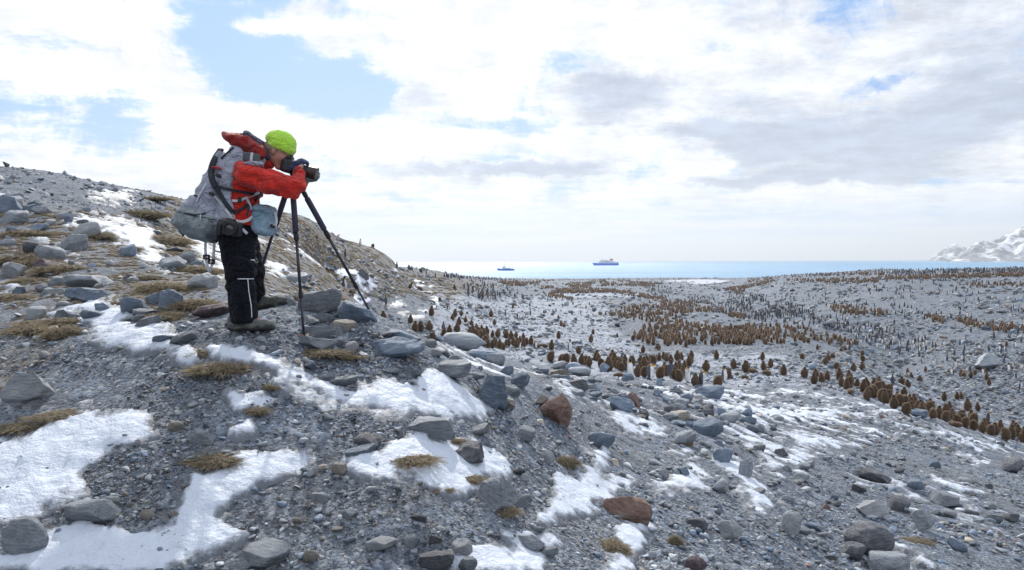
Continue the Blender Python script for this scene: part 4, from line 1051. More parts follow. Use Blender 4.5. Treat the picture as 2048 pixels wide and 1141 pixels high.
ORANGE = simple('orange_bill_plate', (.75,.28,.05), .5)
def chick_col(V):
    c = np.tile(np.array([.092,.061,.042]), (len(V), 1)); hd = sm(V[:,2], .62, .74)[:, None]
    c = c*(1-hd)+np.array([.050,.034,.025])*hd
    n = fbm(V[:,0]*9, V[:,1]*9, V[:,2]*9, 3)[:, None]; return np.clip(c*(1+.25*n), 0, 1)
def chick_fn(pose):
    if pose == 'stand':
        I = [ell((0,.0,.29),(.195,.185,.29)), (ell((0,-.01,.45),(.155,.15,.20)),.06), (cone((0,-.01,.56),(0,-.015,.68),.098,.076),.05), (ell((0,-.03,.72),(.068,.078,.064)),.03),
             (cone((.165,.0,.48),(.21,.01,.24),.035,.022),.02), (cone((-.165,.0,.48),(-.21,.01,.24),.035,.022),.02), (cone((0,.10,.12),(0,.17,.05),.05,.02),.04)]
    elif pose == 'hunch':
        I = [ell((0,.02,.31),(.19,.19,.30)), (ell((0,-.03,.50),(.135,.13,.15)),.08), (ell((.02,-.10,.60),(.062,.075,.058)),.04),
             (cone((.16,.0,.46),(.195,.02,.22),.035,.02),.02), (cone((-.16,.0,.46),(-.195,.02,.22),.035,.02),.02)]
    elif pose == 'lie':
        I = [ell((0,.02,.14),(.30,.17,.15),(0,-6,0)), (ell((.28,-.02,.13),(.08,.07,.07)),.08), (cone((-.05,-.15,.16),(-.2,-.18,.05),.035,.02),.03)]
    elif pose == 'flap':
        I = [ell((0,.0,.30),(.17,.165,.29)), (ell((0,-.03,.50),(.12,.12,.18)),.06), (ell((0,-.10,.64),(.055,.07,.055)),.06),
             (cone((.10,.0,.55),(.34,.02,.44),.045,.030,((0,1,0),.5)),.03), (cone((.33,.02,.445),(.42,.02,.36),.030,.015,((0,1,0),.5)),.02),
             (cone((-.10,.0,.55),(-.34,.02,.44),.045,.030,((0,1,0),.5)),.03), (cone((-.33,.02,.445),(-.42,.02,.36),.030,.015,((0,1,0),.5)),.02)]
    else: # lean
        I = [ell((.02,0,.27),(.17,.16,.27),(0,18,0)), (ell((.13,-.0,.47),(.12,.115,.17),(0,30,0)),.07), (ell((.25,-.01,.64),(.072,.055,.055)),.06), (cone((.0,-.16,.42),(-.04,-.19,.2),.035,.02),.02)]
    return rough(union(I, .03), .007, .030, 3.0, 2)
def adult_fn(pose):
    if pose == 'stand':
        I = [ell((0,.0,.35),(.125,.130,.34)), (ell((0,-.02,.34),(.115,.145,.27)),.05), (cone((0,0,.60),(0,-.005,.75),.088,.060),.05), (ell((0,-.015,.815),(.056,.068,.056)),.025), (cone((0,-.05,.825),(0,-.085,.828),.022,.012),.02)]
        fl = [(.115,.01,.58),(.155,.03,.40),(.150,.045,.24)]
    else: # bowed, bill to the breast
        I = [ell((0,.02,.36),(.135,.14,.34)), (ell((0,-.02,.55),(.11,.12,.16)),.07), (cone((0,-.03,.66),(0,-.12,.72),.070,.055),.05), (cone((0,-.12,.72),(.0,-.17,.66),.052,.046),.03), (ell((.0,-.18,.64),(.044,.050,.055)),.02)]
        fl = [(.125,.01,.56),(.165,.03,.38),(.155,.045,.22)]
    for s in (1, -1):
        q = [(s*a, b_, c_) for a, b_, c_ in fl]; I += [(cone(q[0], q[1], .036, .034, ((1,0,0),.4)), .02), (cone(q[1], q[2], .034, .014, ((1,0,0),.4)), .01)]
    I += [(cone((0,.10,.10),(0,.17,.03),.045,.015),.03)]
    return union(I, .03)
def adult_col(V):
    x, y, z = V[:,0], V[:,1], V[:,2]
    back = np.array([.075,.09,.125]); white = np.array([.78,.78,.77]); black = np.array([.012,.013,.018]); yel = np.array([.72,.50,.10]); org = np.array([.85,.38,.03])
    th = np.abs(np.arctan2(x, -y)); c = np.tile(back, (len(V), 1))
    def put(c, col, m): m = m[:, None]; return c*(1-m)+col*m
    fin = (np.abs(x) > .128) & (z > .2) & (z < .6)
    c = put(c, black, (sm(1.62-th, -.12, .0)*(z < .66)*~fin).astype(float))
    c = put(c, white, sm(1.42-th, -.05, .08)*(z < .655)*(z > .06)*~fin)
    c = put(c, yel, sm(z, .625, .655)*.8*sm(1.3-th, -.05, .1)*(z < .70))
    c = put(c, black, (z > .69).astype(float)*1.0)
    c = put(c, org, np.exp(-((z-.785)/.020)**2-((y-.022)/.018)**2)*(np.abs(x) > .022)*.8)
    c = put(c, org*.9, ((z > .69) & (z < .73) & (np.abs(x) > .03) & (y < .02)).astype(float)*.7)
    c = put(c, back*1.3, (fin & (y > -.01)).astype(float)*.6)
    return c
CH, AD = {}, {}
DTIP, t, setp, b, out = mat('down_tips'); co = t.n('ShaderNodeTexCoord').outputs['Object']
dc = t.mix(t.noise(co, 30, 2), (.20, .135, .085), (.40, .29, .19)); setp(Base_Color=dc, Roughness=.9)
tr = t.n('ShaderNodeBsdfTranslucent'); t.put(tr.inputs[0], dc); mx_ = t.n('ShaderNodeMixShader'); mx_.inputs[0].default_value = .55
t.t.links.new(b.outputs[0], mx_.inputs[1]); t.t.links.new(tr.outputs[0], mx_.inputs[2]); t.t.links.new(mx_.outputs[0], out.inputs[0])
def fluff(V, Fc, f, n, seed):
    """short strands of down rooted in the skin"""
    r = np.random.default_rng(seed); k = r.integers(0, len(V), n); p = V[k]; e = .01; d0 = f(p)
    N = np.stack([f(p+np.eye(3)[i]*e)-d0 for i in range(3)], -1); N /= np.linalg.norm(N, axis=1, keepdims=True)+1e-9
    S = np.cross(N, r.normal(size=(n, 3))); S /= np.linalg.norm(S, axis=1, keepdims=True)+1e-9
    L_ = r.uniform(.018, .036, n)[:, None]; tip = p+N*L_+r.normal(0, .006, (n, 3))-np.array([0, 0, .5])*L_
    T = np.stack([p-S*.006-N*.004, p+S*.006-N*.004, tip], 1).reshape(-1, 3); tri = len(V)+np.arange(n*3).reshape(-1, 3)
    return np.concatenate([V, T]), [tri, Fc], np.r_[np.ones(n), np.zeros(len(Fc))]

for p_ in ('stand', 'hunch', 'lie', 'flap', 'lean'):
    for lv, rs in ((0, .016), (1, .034)):
        bx = {'lie': ((-.36,-.26,-.03),(.42,.26,.36)), 'flap': ((-.48,-.26,-.03),(.48,.26,.78)), 'lean': ((-.24,-.28,-.03),(.38,.26,.80))}.get(p_, ((-.26,-.28,-.03),(.26,.28,.86)))
        cf_ = chick_fn(p_); V, Fc = nets(cf_, *bx, rs); V, Fc, mi_ = fluff(V, Fc, cf_, 1500 if lv == 0 else 350, 3)
        me = mesh_np('penguin_chick', V, Fc, [DOWN, DTIP], midx=mi_); cattr(me, 'tint', chick_col(V) if p_ != 'lie' else chick_col(V)*1.15); CH[p_, lv] = me
for p_ in ('stand', 'bow'):
    for lv, rs in ((0, .014), (1, .030)):
        V, Fc = nets(adult_fn(p_), (-.22,-.28,-.03), (.22,.24,.92), rs); me = mesh_np('king_penguin', V, Fc, [FEATH]); cattr(me, 'tint', adult_col(V)); AD[p_, lv] = me
def small(f, lo, hi, res, m): V, Fc = nets(f, lo, hi, res); return mesh_np('part', V, Fc, [m])
BEAK_C = small(cone((0,-.0,0),(0,-.060,-.008),.013,.005), (-.03,-.09,-.03), (.03,.03,.03), .006, DARKSKIN)
BEAK_A = small(union([cone((0,0,0),(0,-.06,.004),.013,.009), (cone((0,-.06,.004),(0,-.115,-.012),.009,.004),.006)]), (-.03,-.14,-.04), (.03,.03,.03), .006, DARKSKIN)
PLATE = small(cone((0,-.01,0),(0,-.075,-.006),.010,.005,((1,0,0),1.25)), (-.03,-.1,-.03), (.03,.03,.03), .005, ORANGE)
FOOT = small(union([cone((0,.03,.02),(0,-.05,.012),.026,.018,((0,0,1),.6)), (cone((0,-.04,.012),(.030,-.11,.010),.013,.008),.015), (cone((0,-.04,.012),(-.030,-.11,.010),.013,.008),.015), (cone((0,-.04,.012),(0,-.12,.010),.013,.008),.015)]), (-.06,-.15,-.02), (.06,.08,.06), .009, DARKSKIN)
def part(name, me, par, loc, rot=(0,0,0), sc=1):
    o = mobj(name, me, par, loc); o.rotation_euler = rot; o.scale = (sc,)*3; return o
BEAKPOS = {'stand': ((0,-.085,.745),(.1,0,0)), 'hunch': ((.02,-.165,.595),(.5,0,0)), 'lie': ((.345,-.03,.12),(0,0,1.5)), 'flap': ((0,-.16,.635),(.4,0,0)), 'lean': ((.315,-.01,.635),(0,0,1.45))}
CHICKS, ADULTS = [], []
def add(px, py, hpx, kind, pose, yaw, rmin=20, cluster=None, lab=None):
    full = {'chick': dict(stand=.80, hunch=.66, lie=.30, flap=.72, lean=.72), 'adult': dict(stand=.87, bow=.77)}[kind][pose]
    real = full*random.uniform(.95, 1.05) if hpx else full
    g = None
    if hpx:      # depth from the size, checked against the ground that shows there
        dw = real*F/hpx; g = hit(px, py, rmin=max(rmin, dw*.80))
        if g is None or g.y > dw*1.3: g = hit(px, py, rmin=rmin) or g
        if g is None: return
        s = hpx*g.y/F/full; s = min(max(s*1.06, .88), 1.28)
    else:
        g = hit(px, py, rmin=rmin)
        if g is None: return
        s = random.uniform(.88, 1.06)
    (CHICKS if kind == 'chick' else ADULTS).append(dict(p=g, s=s, pose=pose, yaw=yaw, d=g.y, cl=cluster, lab=lab, px=px, py=py))
rnd = random.random
def ry(): return random.uniform(0, 2*math.pi)
# --- the ones that can be told apart in the photograph: x, base y, height, pose
row = 'diagonal line of chicks'; hud = 'huddle behind the stones'; lg = 'group beyond the flat-topped boulder'; mid = 'open ground of the flats'; hil = 'hillside beyond the tripod'
CL = [
 (hud, [(1128,734,18,'lie'),(1102,724,21,'hunch'),(1132,730,23,'hunch'),(1148,731,23,'stand'),(1152,716,9,'stand'),(1128,708,10,'stand'),(1117,714,9,'stand'),(1170,731,19,'hunch'),(1157,729,16,'stand'),(1193,722,22,'stand'),(1197,726,16,'stand'),(1202,737,20,'hunch'),(1217,744,33,'stand'),(1232,742,20,'stand'),(1243,743,18,'hunch'),(1238,754,9,'lie'),(1186,731,11,'stand'),(1234,726,11,'stand'),(1265,729,18,'stand'),(1281,729,17,'stand'),(1280,743,20,'stand'),(1275,754,23,'stand'),(1294,730,19,'stand'),(1289,755,22,'hunch'),(1321,759,25,'hunch'),(1332,752,22,'stand'),(1358,763,23,'hunch'),(1350,759,24,'stand'),(1382,743,16,'stand'),(1391,774,27,'stand'),(1436,778,26,'hunch'),(1457,758,21,'stand'),(1314,720,14,'stand'),(1318,732,16,'stand'),(1327,719,15,'stand'),(1336,716,12,'stand'),(1333,724,16,'stand'),(1342,727,18,'stand'),(1355,722,21,'stand'),(1363,720,15,'stand'),(1383,718,17,'stand'),(1378,733,21,'stand'),(1412,743,23,'stand'),(1301,728,18,'stand'),(1286,716,14,'stand'),(1296,742,15,'hunch')]),
 (mid, [(1433,718,18,'stand'),(1372,694,14,'stand'),(1315,698,12,'lean'),(1317,708,14,'stand'),(1424,691,15,'stand'),(1467,737,20,'stand'),(1491,745,24,'stand'),(1494,742,20,'stand'),(1506,746,9,'lie'),(1525,720,16,'stand'),(1527,741,19,'stand'),(1541,736,19,'stand'),(1533,749,9,'lie'),(1489,789,7,'lie'),(1811,727,10,'stand'),(1815,749,13,'stand'),(1851,744,11,'stand'),(1635,700,10,'lean'),(1897,750,13,'stand'),(1922,754,15,'stand'),(1927,758,13,'hunch'),(1942,757,14,'stand'),(1973,760,15,'stand'),(1978,771,15,'stand'),(2013,693,10,'stand'),(1935,822,25,'stand'),(1146,609,6,'stand'),(1172,617,6,'stand'),(1122,653,12,'stand'),(1117,678,16,'stand'),(1182,685,16,'stand'),(1106,632,7,'stand'),(1088,637,8,'stand'),(982,635,16,'stand'),(1103,700,20,'stand'),(1224,612,6,'stand'),(1297,644,7,'stand')]),
 (row, [(1567,751,22,'stand'),(1604,744,12,'hunch'),(1609,756,22,'stand'),(1631,757,19,'stand'),(1628,768,22,'stand'),(1643,766,21,'stand'),(1651,757,15,'stand'),(1656,757,15,'stand'),(1665,759,12,'hunch'),(1673,760,13,'hunch'),(1682,753,9,'hunch'),(1683,774,20,'stand'),(1693,779,21,'stand'),(1690,763,10,'stand'),(1707,775,16,'stand'),(1714,782,19,'stand'),(1724,782,16,'stand'),(1725,765,12,'hunch'),(1733,776,18,'stand'),(1699,787,10,'lie'),(1734,800,25,'stand'),(1724,792,10,'hunch'),(1748,796,19,'stand'),(1757,795,18,'stand'),(1763,779,10,'stand'),(1764,802,24,'hunch'),(1770,806,28,'stand'),(1780,806,26,'stand'),(1774,778,9,'hunch'),(1788,818,28,'stand'),(1797,811,21,'stand'),(1803,797,16,'stand'),(1808,811,18,'stand'),(1815,807,15,'stand'),(1822,800,12,'stand'),(1819,817,20,'stand'),(1828,820,21,'stand'),(1813,830,25,'hunch'),(1821,830,24,'stand'),(1841,826,27,'stand'),(1839,807,13,'stand'),(1862,823,20,'hunch'),(1866,839,20,'hunch'),(1878,837,26,'stand'),(1888,826,15,'stand'),(1898,823,18,'stand'),(1892,844,22,'hunch'),(1905,841,21,'stand'),(1914,828,14,'stand'),(1914,852,22,'hunch'),(1922,836,13,'stand'),(1926,846,19,'hunch'),(1931,856,22,'hunch'),(1947,862,22,'hunch'),(1949,841,9,'hunch'),(1910,853,9,'lie'),(1965,866,22,'stand'),(1966,846,9,'hunch'),(1982,872,23,'hunch'),(1990,871,26,'stand'),(2000,863,23,'stand'),(1987,846,10,'stand'),(2011,881,25,'hunch'),(2023,877,28,'stand'),(2036,875,26,'stand'),(2047,886,26,'stand'),(1955,850,15,'stand'),(1973,856,17,'stand')]),
 (lg, [(863,632,20,'stand'),(821,649,18,'stand'),(830,664,22,'stand'),(841,663,21,'stand'),(859,663,22,'stand'),(865,685,20,'hunch'),(888,683,18,'stand'),(880,684,8,'hunch'),(899,668,18,'stand'),(910,635,17,'stand'),(918,651,17,'stand'),(914,666,20,'stand'),(905,673,14,'stand'),(923,671,11,'stand'),(931,667,13,'stand'),(940,671,17,'stand'),(943,661,13,'stand'),(953,665,17,'stand'),(968,671,15,'stand'),(963,663,13,'stand'),(955,678,15,'hunch'),(962,680,14,'stand'),(974,680,14,'stand'),(974,690,14,'stand'),(985,675,14,'stand'),(994,673,14,'stand'),(967,693,18,'stand'),(976,696,17,'stand'),(985,697,17,'stand'),(996,675,17,'stand'),(999,699,20,'stand'),(1006,700,14,'hunch'),(1012,694,15,'stand'),(1017,693,17,'stand'),(1027,692,18,'stand'),(1032,676,13,'stand'),(1034,694,19,'stand'),(1047,681,15,'stand'),(1047,696,18,'stand'),(1053,690,14,'stand'),(1062,690,18,'stand'),(1071,697,15,'stand'),(1084,696,9,'lie'),(1026,664,9,'stand'),(767,644,22,'stand'),(747,630,9,'hunch'),(1010,676,12,'stand'),(989,664,12,'stand'),(1040,690,13,'stand')]),
 (hil, [(654,590,19,'flap'),(702,600,20,'flap'),(820,578,13,'lean'),(909,579,10,'stand'),(964,598,13,'stand')]),
]
for cl, lst in CL:
    for (x, y, h_, ps) in lst: add(x, y, h_, 'chick', ps, ry() if ps not in ('flap',) else rnd()*.3-.15, rmin=30, cluster=cl)
for (x, y, h_, ps, yw, lab) in [
 (1260,755,37,'stand',.15,'adult facing us with white front and yellow bib among the brown chicks'),
 (1301,761,33,'bow',1.2,'adult bent over showing a broad white flank among the chicks'),
 (1342,757,37,'stand',2.9,'dark-backed adult standing tall between two chicks'),
 (1375,765,31,'bow',.1,'adult bowing with both yellow neck patches showing'),
 (1404,774,32,'bow',1.5,'white-fronted adult preening beside a round chick'),
 (1448,765,34,'stand',1.0,'adult in profile facing away from the crowd beside the pale chick'),
 (1308,729,20,'stand',2.6,'slate-backed adult at the rear of the huddle'),
 (1313,732,14,'bow',2.0,'adult half hidden behind the bent white-flanked one'),
 (1244,726,20,'stand',2.6,'small dark adult at the rear of the big dark chick'),
 (1140,704,26,'stand',.6,'lone adult with white front on the snowy flat'),
 (1072,718,14,'bow',.7,'stooping adult half hidden by stones at the end of the huddle'),
 (1785,779,18,'stand',2.5,'black and white adult behind the middle of the diagonal chick line'),
 (1977,846,21,'bow',1.6,'white adult bent down at the low end of the chick line'),
 (887,664,20,'stand',2.8,'dark adult beside the first chicks of the near group'),
 (895,650,12,'stand',2.2,'dark adult with yellow ear behind the near group'),
 (772,633,17,'stand',3.0,'dark adult by the chick near the outer tripod foot'),
 (692,606,17,'stand',2.4,'adult standing next to the flapping chick'),
 (689,625,26,'stand',1.8,'adult pair member between domed boulder and sloping slab'),
 (722,614,13,'stand',1.2,'small yellow-eared adult beyond the domed boulder'),
 (633,587,8,'bow',2.0,'adult resting beside the flapping chick at the sloping slab'),
 (678,610,10,'bow',2.0,'adult head showing over the sloping slab'),
 (794,537,13,'stand',2.7,'tallest penguin standing on the skyline of the hill against the sea'),
 (871,566,9,'stand',2.7,'lone adult on the turf hillside'),(891,573,6,'bow',2.7,'stooping adult on the gravel hillside'),
 (919,576,8,'stand',2.7,'dark adult beside a chick on the gravel hillside'),
 (1036,639,14,'bow',1.5,'bowing adult by itself on the snowy flat'),(1070,623,9,'stand',1.,'small adult walking alone on the snow'),
 (2041,780,19,'stand',.8,'yellow-naped adult at the frame edge by pale stones'),
 (1844,727,14,'stand',.7,'white-fronted adult before the gathered penguins')]:
    add(x, y, h_, 'adult', ps, yw, rmin=30, lab=lab)
for (x, y, h_) in [(1905,751,16),(1966,750,14),(1940,744,13),(2031,758,13),(1866,732,13),(1876,730,13),(1910,738,18),(1928,726,13),(2008,727,12),(2016,745,19),(2028,738,14),(2043,740,14),(1701,692,13),(1721,689,12),(1755,697,14),(1764,689,13),(1770,701,13),(1780,699,11),(1813,703,13),(1841,705,13),(1909,712,11),(1927,712,12),(1929,702,11),(1959,701,13),(1887,694,13),(1864,692,11),(1920,691,12),(1788,650,14),(1788,668,14),(1786,684,16),(1852,690,12),(1800,694,12),(1825,690,12)]:
    add(x, y, h_, 'adult', 'stand' if rnd() < .8 else 'bow', ry(), rmin=40, cluster='gathered adults on the flats')
def fillin(poly, n, h0, h1, cl):
    pp = np.array(poly, float); c = 0
    while c < n:
        x = random.uniform(pp[:,0].min(), pp[:,0].max()); y = random.uniform(pp[:,1].min(), pp[:,1].max())
        if poly_sd(np.array([x]), np.array([y]), poly)[0] < 0: continue
        add(x, y, random.uniform(h0, h1), 'chick', 'stand' if rnd() < .65 else 'hunch', ry(), rmin=30, cluster=cl); c += 1
fillin([(1625,756),(1680,756),(1760,782),(1830,806),(1920,836),(2000,858),(2050,870),(2050,884),(1960,866),(1880,842),(1800,822),(1740,794),(1680,774)], 34, 20, 26, row)
fillin([(1100,722),(1200,722),(1300,728),(1360,732),(1400,752),(1380,764),(1280,752),(1200,738),(1110,732)], 20, 17, 26, hud)
fillin([(940,662),(1000,668),(1050,684),(1050,698),(980,698),(944,678)], 16, 14, 19, lg)
# --- crowds: polygon, how many, kind, cluster
def crowd(poly, n, kind, cluster, dens=None, rmin=50, smax=None):
    pp = np.array(poly, float); c = 0; tries = 0
    while c < n and tries < n*12:
        tries += 1; x = RNG.uniform(pp[:,0].min(), pp[:,0].max()); y = RNG.uniform(pp[:,1].min(), pp[:,1].max())
        if poly_sd(np.array([x]), np.array([y]), poly)[0] < 0: continue
        if dens and vnoise(x/dens[0], y/dens[1], dens[2]) < dens[3]: continue
        L0 = len(CHICKS)+len(ADULTS); add(x, y, None, kind, 'stand' if rnd() < .86 else ('hunch' if kind == 'chick' else 'bow'), ry() if rnd() < .4 else random.gauss(2.6, .6), rmin=rmin, cluster=cluster); c += len(CHICKS)+len(ADULTS)-L0
big = 'great crowd of chicks on the flats'
crowd([(1195,630),(1235,620),(1300,606),(1390,606),(1400,622),(1340,640),(1330,648),(1250,640)], 230, 'chick', big)
crowd([(1290,650),(1340,640),(1420,655),(1520,652),(1560,664),(1500,692),(1440,690),(1300,691),(1255,684)], 300, 'chick', big)
crowd([(1420,660),(1520,650),(1600,656),(1650,670),(1720,690),(1705,698),(1640,688),(1520,690),(1440,689)], 170, 'chick', big)
crowd([(1325,598),(1386,604),(1386,625),(1320,622)], 120, 'chick', big)
crowd([(1390,613),(1452,620),(1455,628),(1392,624)], 60, 'chick', 'file of chicks past the great crowd'); crowd([(1455,626),(1492,632),(1490,640),(1458,636)], 34, 'chick', 'file of chicks past the great crowd')
crowd([(993,565),(1100,561),(1200,558),(1320,566),(1330,571),(1290,577),(1240,591),(1106,591),(1040,578)], 1300, 'chick', None, (26,4.5,1.,-.02), 150)
crowd([(1086,589),(1100,588),(1148,598),(1146,602),(1100,597)], 60, 'chick', None, rmin=120)
crowd([(1198,584),(1250,583),(1330,598),(1320,602),(1245,591)], 170, 'chick', None, rmin=120)
crowd([(1441,579),(1535,564),(1540,568),(1470,582)], 190, 'chick', None, rmin=120); crowd([(1458,578),(1500,575),(1482,590),(1466,586)], 70, 'chick', None, rmin=120)
crowd([(1495,550),(1548,556),(1545,566),(1495,566)], 120, 'chick', None, rmin=120); crowd([(1570,559),(1755,559),(1756,566),(1680,568),(1572,563)], 200, 'chick', None, rmin=120)
crowd([(1756,555),(2048,547),(2052,554),(1900,559),(1760,561)], 360, 'chick', None, rmin=120); crowd([(1560,548),(1700,546),(1780,551),(1560,554)], 120, 'chick', None, rmin=150)
crowd([(1655,614),(1690,612),(1735,620),(1776,626),(1772,633),(1700,631),(1656,626)], 95, 'chick', 'small crowd by the wide far boulder', rmin=90)
crowd([(1842,631),(1885,638),(1886,650),(1862,644)], 28, 'chick', 'little bunch beyond the gathered adults', rmin=90)
crowd([(1898,632),(1935,640),(2052,656),(2052,672),(1960,660),(1905,644)], 75, 'chick', 'far file of chicks across the flats', rmin=80)
crowd([(1932,568),(1980,566),(1980,577),(1932,577)], 24, 'chick', None, rmin=120); crowd([(1987,567),(2050,568),(2050,574),(1987,573)], 28, 'chick', None, rmin=120)
gath = 'gathered adults on the flats'
crowd([(1500,622),(1600,622),(1700,640),(1780,658),(1760,680),(1700,668),(1560,650)], 110, 'adult', 'scattered adults between the boulders', rmin=90)
crowd([(1750,676),(1870,680),(1885,702),(1800,706),(1755,700)], 36, 'adult', gath, rmin=70)
crowd([(1660,645),(1780,660),(1790,690),(1720,690)], 40, 'adult', 'scattered adults between the boulders', rmin=80)
crowd([(1300,572),(1440,577),(1560,598),(1640,640),(1560,650),(1480,636),(1390,616),(1300,600)], 620, 'adult', None, (40,14,4.,-.35), 120)
crowd([(1000,558),(1320,557),(1480,556),(1480,560),(1000,563)], 330, 'adult', None, rmin=200); crowd([(1480,552),(1600,550),(1760,543),(1760,548),(1600,556),(1480,558)], 170, 'adult', None, rmin=150)
crowd([(1750,541),(1900,540),(2052,538),(2052,547),(1760,552)], 420, 'adult', None, rmin=150)
crowd([(928,574),(1000,584),(1004,600),(960,604),(930,590)], 64, 'adult', 'adults spread along the hill foot', rmin=100)
crowd([(812,538),(870,552),(1000,558),(1000,562),(900,557),(830,545)], 90, 'adult', 'penguins lined along the skyline of the hill', rmin=90)
crowd([(930,562),(1010,566),(1050,600),(960,575)], 46, 'adult', 'adults spread along the hill foot', rmin=100)
crowd([(1500,560),(2050,556),(2050,650),(1800,640),(1600,630)], 190, 'adult', None, (60,20,7.,-.1), 90)
crowd([(1560,700),(2050,650),(2050,740),(1850,720),(1700,705)], 26, 'adult', 'scattered adults between the boulders', rmin=80)
crowd([(1000,640),(1190,640),(1190,600),(1000,600)], 14, 'adult', 'open ground of the flats', rmin=80)
crowd([(1330,600),(1420,606),(1440,640),(1330,650)], 14, 'adult', 'scattered adults between the boulders', rmin=80)
rank = lambda q: -q['s']/q['d']
pri = lambda q: (0 if (q['lab'] or q['cl'] in (row, hud, lg, hil)) else 1, rank(q))
CHICKS.sort(key=pri); ADULTS.sort(key=pri)
SPOT = [(o.location.x, o.location.y, lab) for o, lab in ((o, o.get('label')) for o in list(C.objects)) if False]
def spawn(q, kind):
    near = q['d'] < 62
    me = (CH if kind == 'chick' else AD)[q['pose'], 0 if q['d'] < 75 else 1]
    o = mobj('penguin_chick' if kind == 'chick' else 'king_penguin', me); o.location = q['p']; s = q['s']
    fat = 1.14 if kind == 'chick' else 1.0; o.scale = (s*fat*random.uniform(.92, 1.08), s*fat, s); o.rotation_euler = (0, 0, q['yaw']); o.location.z -= .015
    if near and q['pose'] != 'lie':
        if kind == 'chick':
            l, r_ = BEAKPOS[q['pose']]; part('beak', BEAK_C, o, l, r_)
            for s_ in (1, -1): part('foot', FOOT, o, (s_*.06, -.06, .0))
        else:
            if q['pose'] == 'stand': bk = part('beak', BEAK_A, o, (0,-.085,.828), (-.15,0,0))
            else: bk = part('beak', BEAK_A, o, (0,-.195,.60), (.9,0,0))
            part('bill_plate', PLATE, bk, (0,-.01,-.008))
            for s_ in (1, -1): part('foot', FOOT, o, (s_*.055, -.05, .0))
    return o
ROWLAND = LAND
chick_objs, adult_objs = [], []
for q in CHICKS[:300]: o = spawn(q, 'chick'); chick_objs.append((o, q))
for q in ADULTS[:300]: o = spawn(q, 'adult'); adult_objs.append((o, q))
PNAME = {'stand': 'standing', 'hunch': 'hunched', 'lie': 'lying', 'flap': 'flapping', 'lean': 'leaning'}
def onum(i):
    u = ['', 'first', 'second', 'third', 'fourth', 'fifth', 'sixth', 'seventh', 'eighth', 'ninth', 'tenth', 'eleventh', 'twelfth', 'thirteenth', 'fourteenth', 'fifteenth', 'sixteenth', 'seventeenth', 'eighteenth', 'nineteenth']
    t_ = ['', '', 'twenty', 'thirty', 'forty', 'fifty', 'sixty', 'seventy', 'eighty', 'ninety']; to = ['', '', 'twentieth', 'thirtieth', 'fortieth', 'fiftieth', 'sixtieth', 'seventieth', 'eightieth', 'ninetieth']
    i += 1
    if i > 99: return 'about hundredth'
    if i < 20: return u[i]
    return to[i//10] if i % 10 == 0 else t_[i//10]+'-'+u[i % 10]
ENDS = {row: 'from its uphill end', hud: 'from the lying one', lg: 'from the tripod side', hil: 'from the tripod', mid: 'from the hill side'}
for cl in (row, hud, lg, hil, mid):
    v = [(o, q) for o, q in chick_objs if q['cl'] == cl]; by = {}
    for o, q in sorted(v, key=lambda z: z[1]['px']): by.setdefault(q['pose'], []).append(o)
    for ps, L_ in by.items():
        for i, o in enumerate(L_): tag(o, f"{PNAME[ps]} brown downy chick, {onum(i)} {ENDS[cl]}, {'in' if cl != hil and cl != mid else 'on'} the {cl}", 'penguin chick', 'chicks of the '+cl if cl != mid else 'chicks dotted about the open flats')
for o, q in chick_objs:
    if False: tag(o, f"{PNAME[q['pose']]} brown downy chick packed in the {q['cl'] or 'distant chick bands near the shore'}", 'penguin chick', f"{PNAME[q['pose']]} chicks of the {q['cl'] or 'distant bands'}")
FLM = [(o.location.x, o.location.y, lm_) for o in list(C.objects) for key, lm_ in (('biggest tan-grey','biggest boulder on the flats'),('wide grey boulder beside standing','wide far boulder'),('blue boulder amid','blue boulder amid the adults'),('blue-grey boulder behind','boulder behind the chick line'),('lone dark rock high','lone dark hillside rock'),('lone adult with white front on','lone white-fronted adult'),('small boulder between far','small far boulder')) if key in str(o.get('label', ''))]
_g = hit(1400, 570); FLM.append((_g.x, _g.y, 'near shore of the lagoon')); _g = hit(2040, 665, 60); FLM.append((_g.x, _g.y, 'far file of chicks')); _g = hit(1400, 690, 60); FLM.append((_g.x, _g.y, 'front edge of the great crowd'))
_g = hit(960, 590, 60); FLM.append((_g.x, _g.y, 'foot of the turf hill'))
def far_labels(items, noun, cat):
    by = {}
    for o, q in items:
        k = min(range(len(FLM)), key=lambda i: (FLM[i][0]-q['p'].x)**2+(FLM[i][1]-q['p'].y)**2); by.setdefault((k, q['pose']), []).append((o, q))
    for (k, ps), v in by.items():
        v.sort(key=lambda z: (FLM[k][0]-z[1]['p'].x)**2+(FLM[k][1]-z[1]['p'].y)**2)
        for i, (o, q) in enumerate(v): tag(o, f"{noun[ps]}, {onum(i)} out from the {FLM[k][2]}", cat, f"{noun[ps]}, {q['cl'] or 'distant throng'}")
for o, q in adult_objs:
    if q['lab']: tag(o, q['lab'], 'penguin', 'adult king penguins that stand out')
    elif False: tag(o, f"{'upright' if q['pose'] == 'stand' else 'bowing'} adult king penguin of the {q['cl'] or 'distant throng near the lagoon'}", 'penguin', f"{'upright' if q['pose'] == 'stand' else 'bowing'}, {q['cl'] or 'distant throng'}")
far_labels([(o, q) for o, q in chick_objs if 'label' not in o], dict(stand='standing brown downy chick', hunch='hunched brown downy chick'), 'penguin chick')
far_labels([(o, q) for o, q in adult_objs if 'label' not in o], dict(stand='upright adult penguin', bow='bowing adult penguin'), 'penguin')
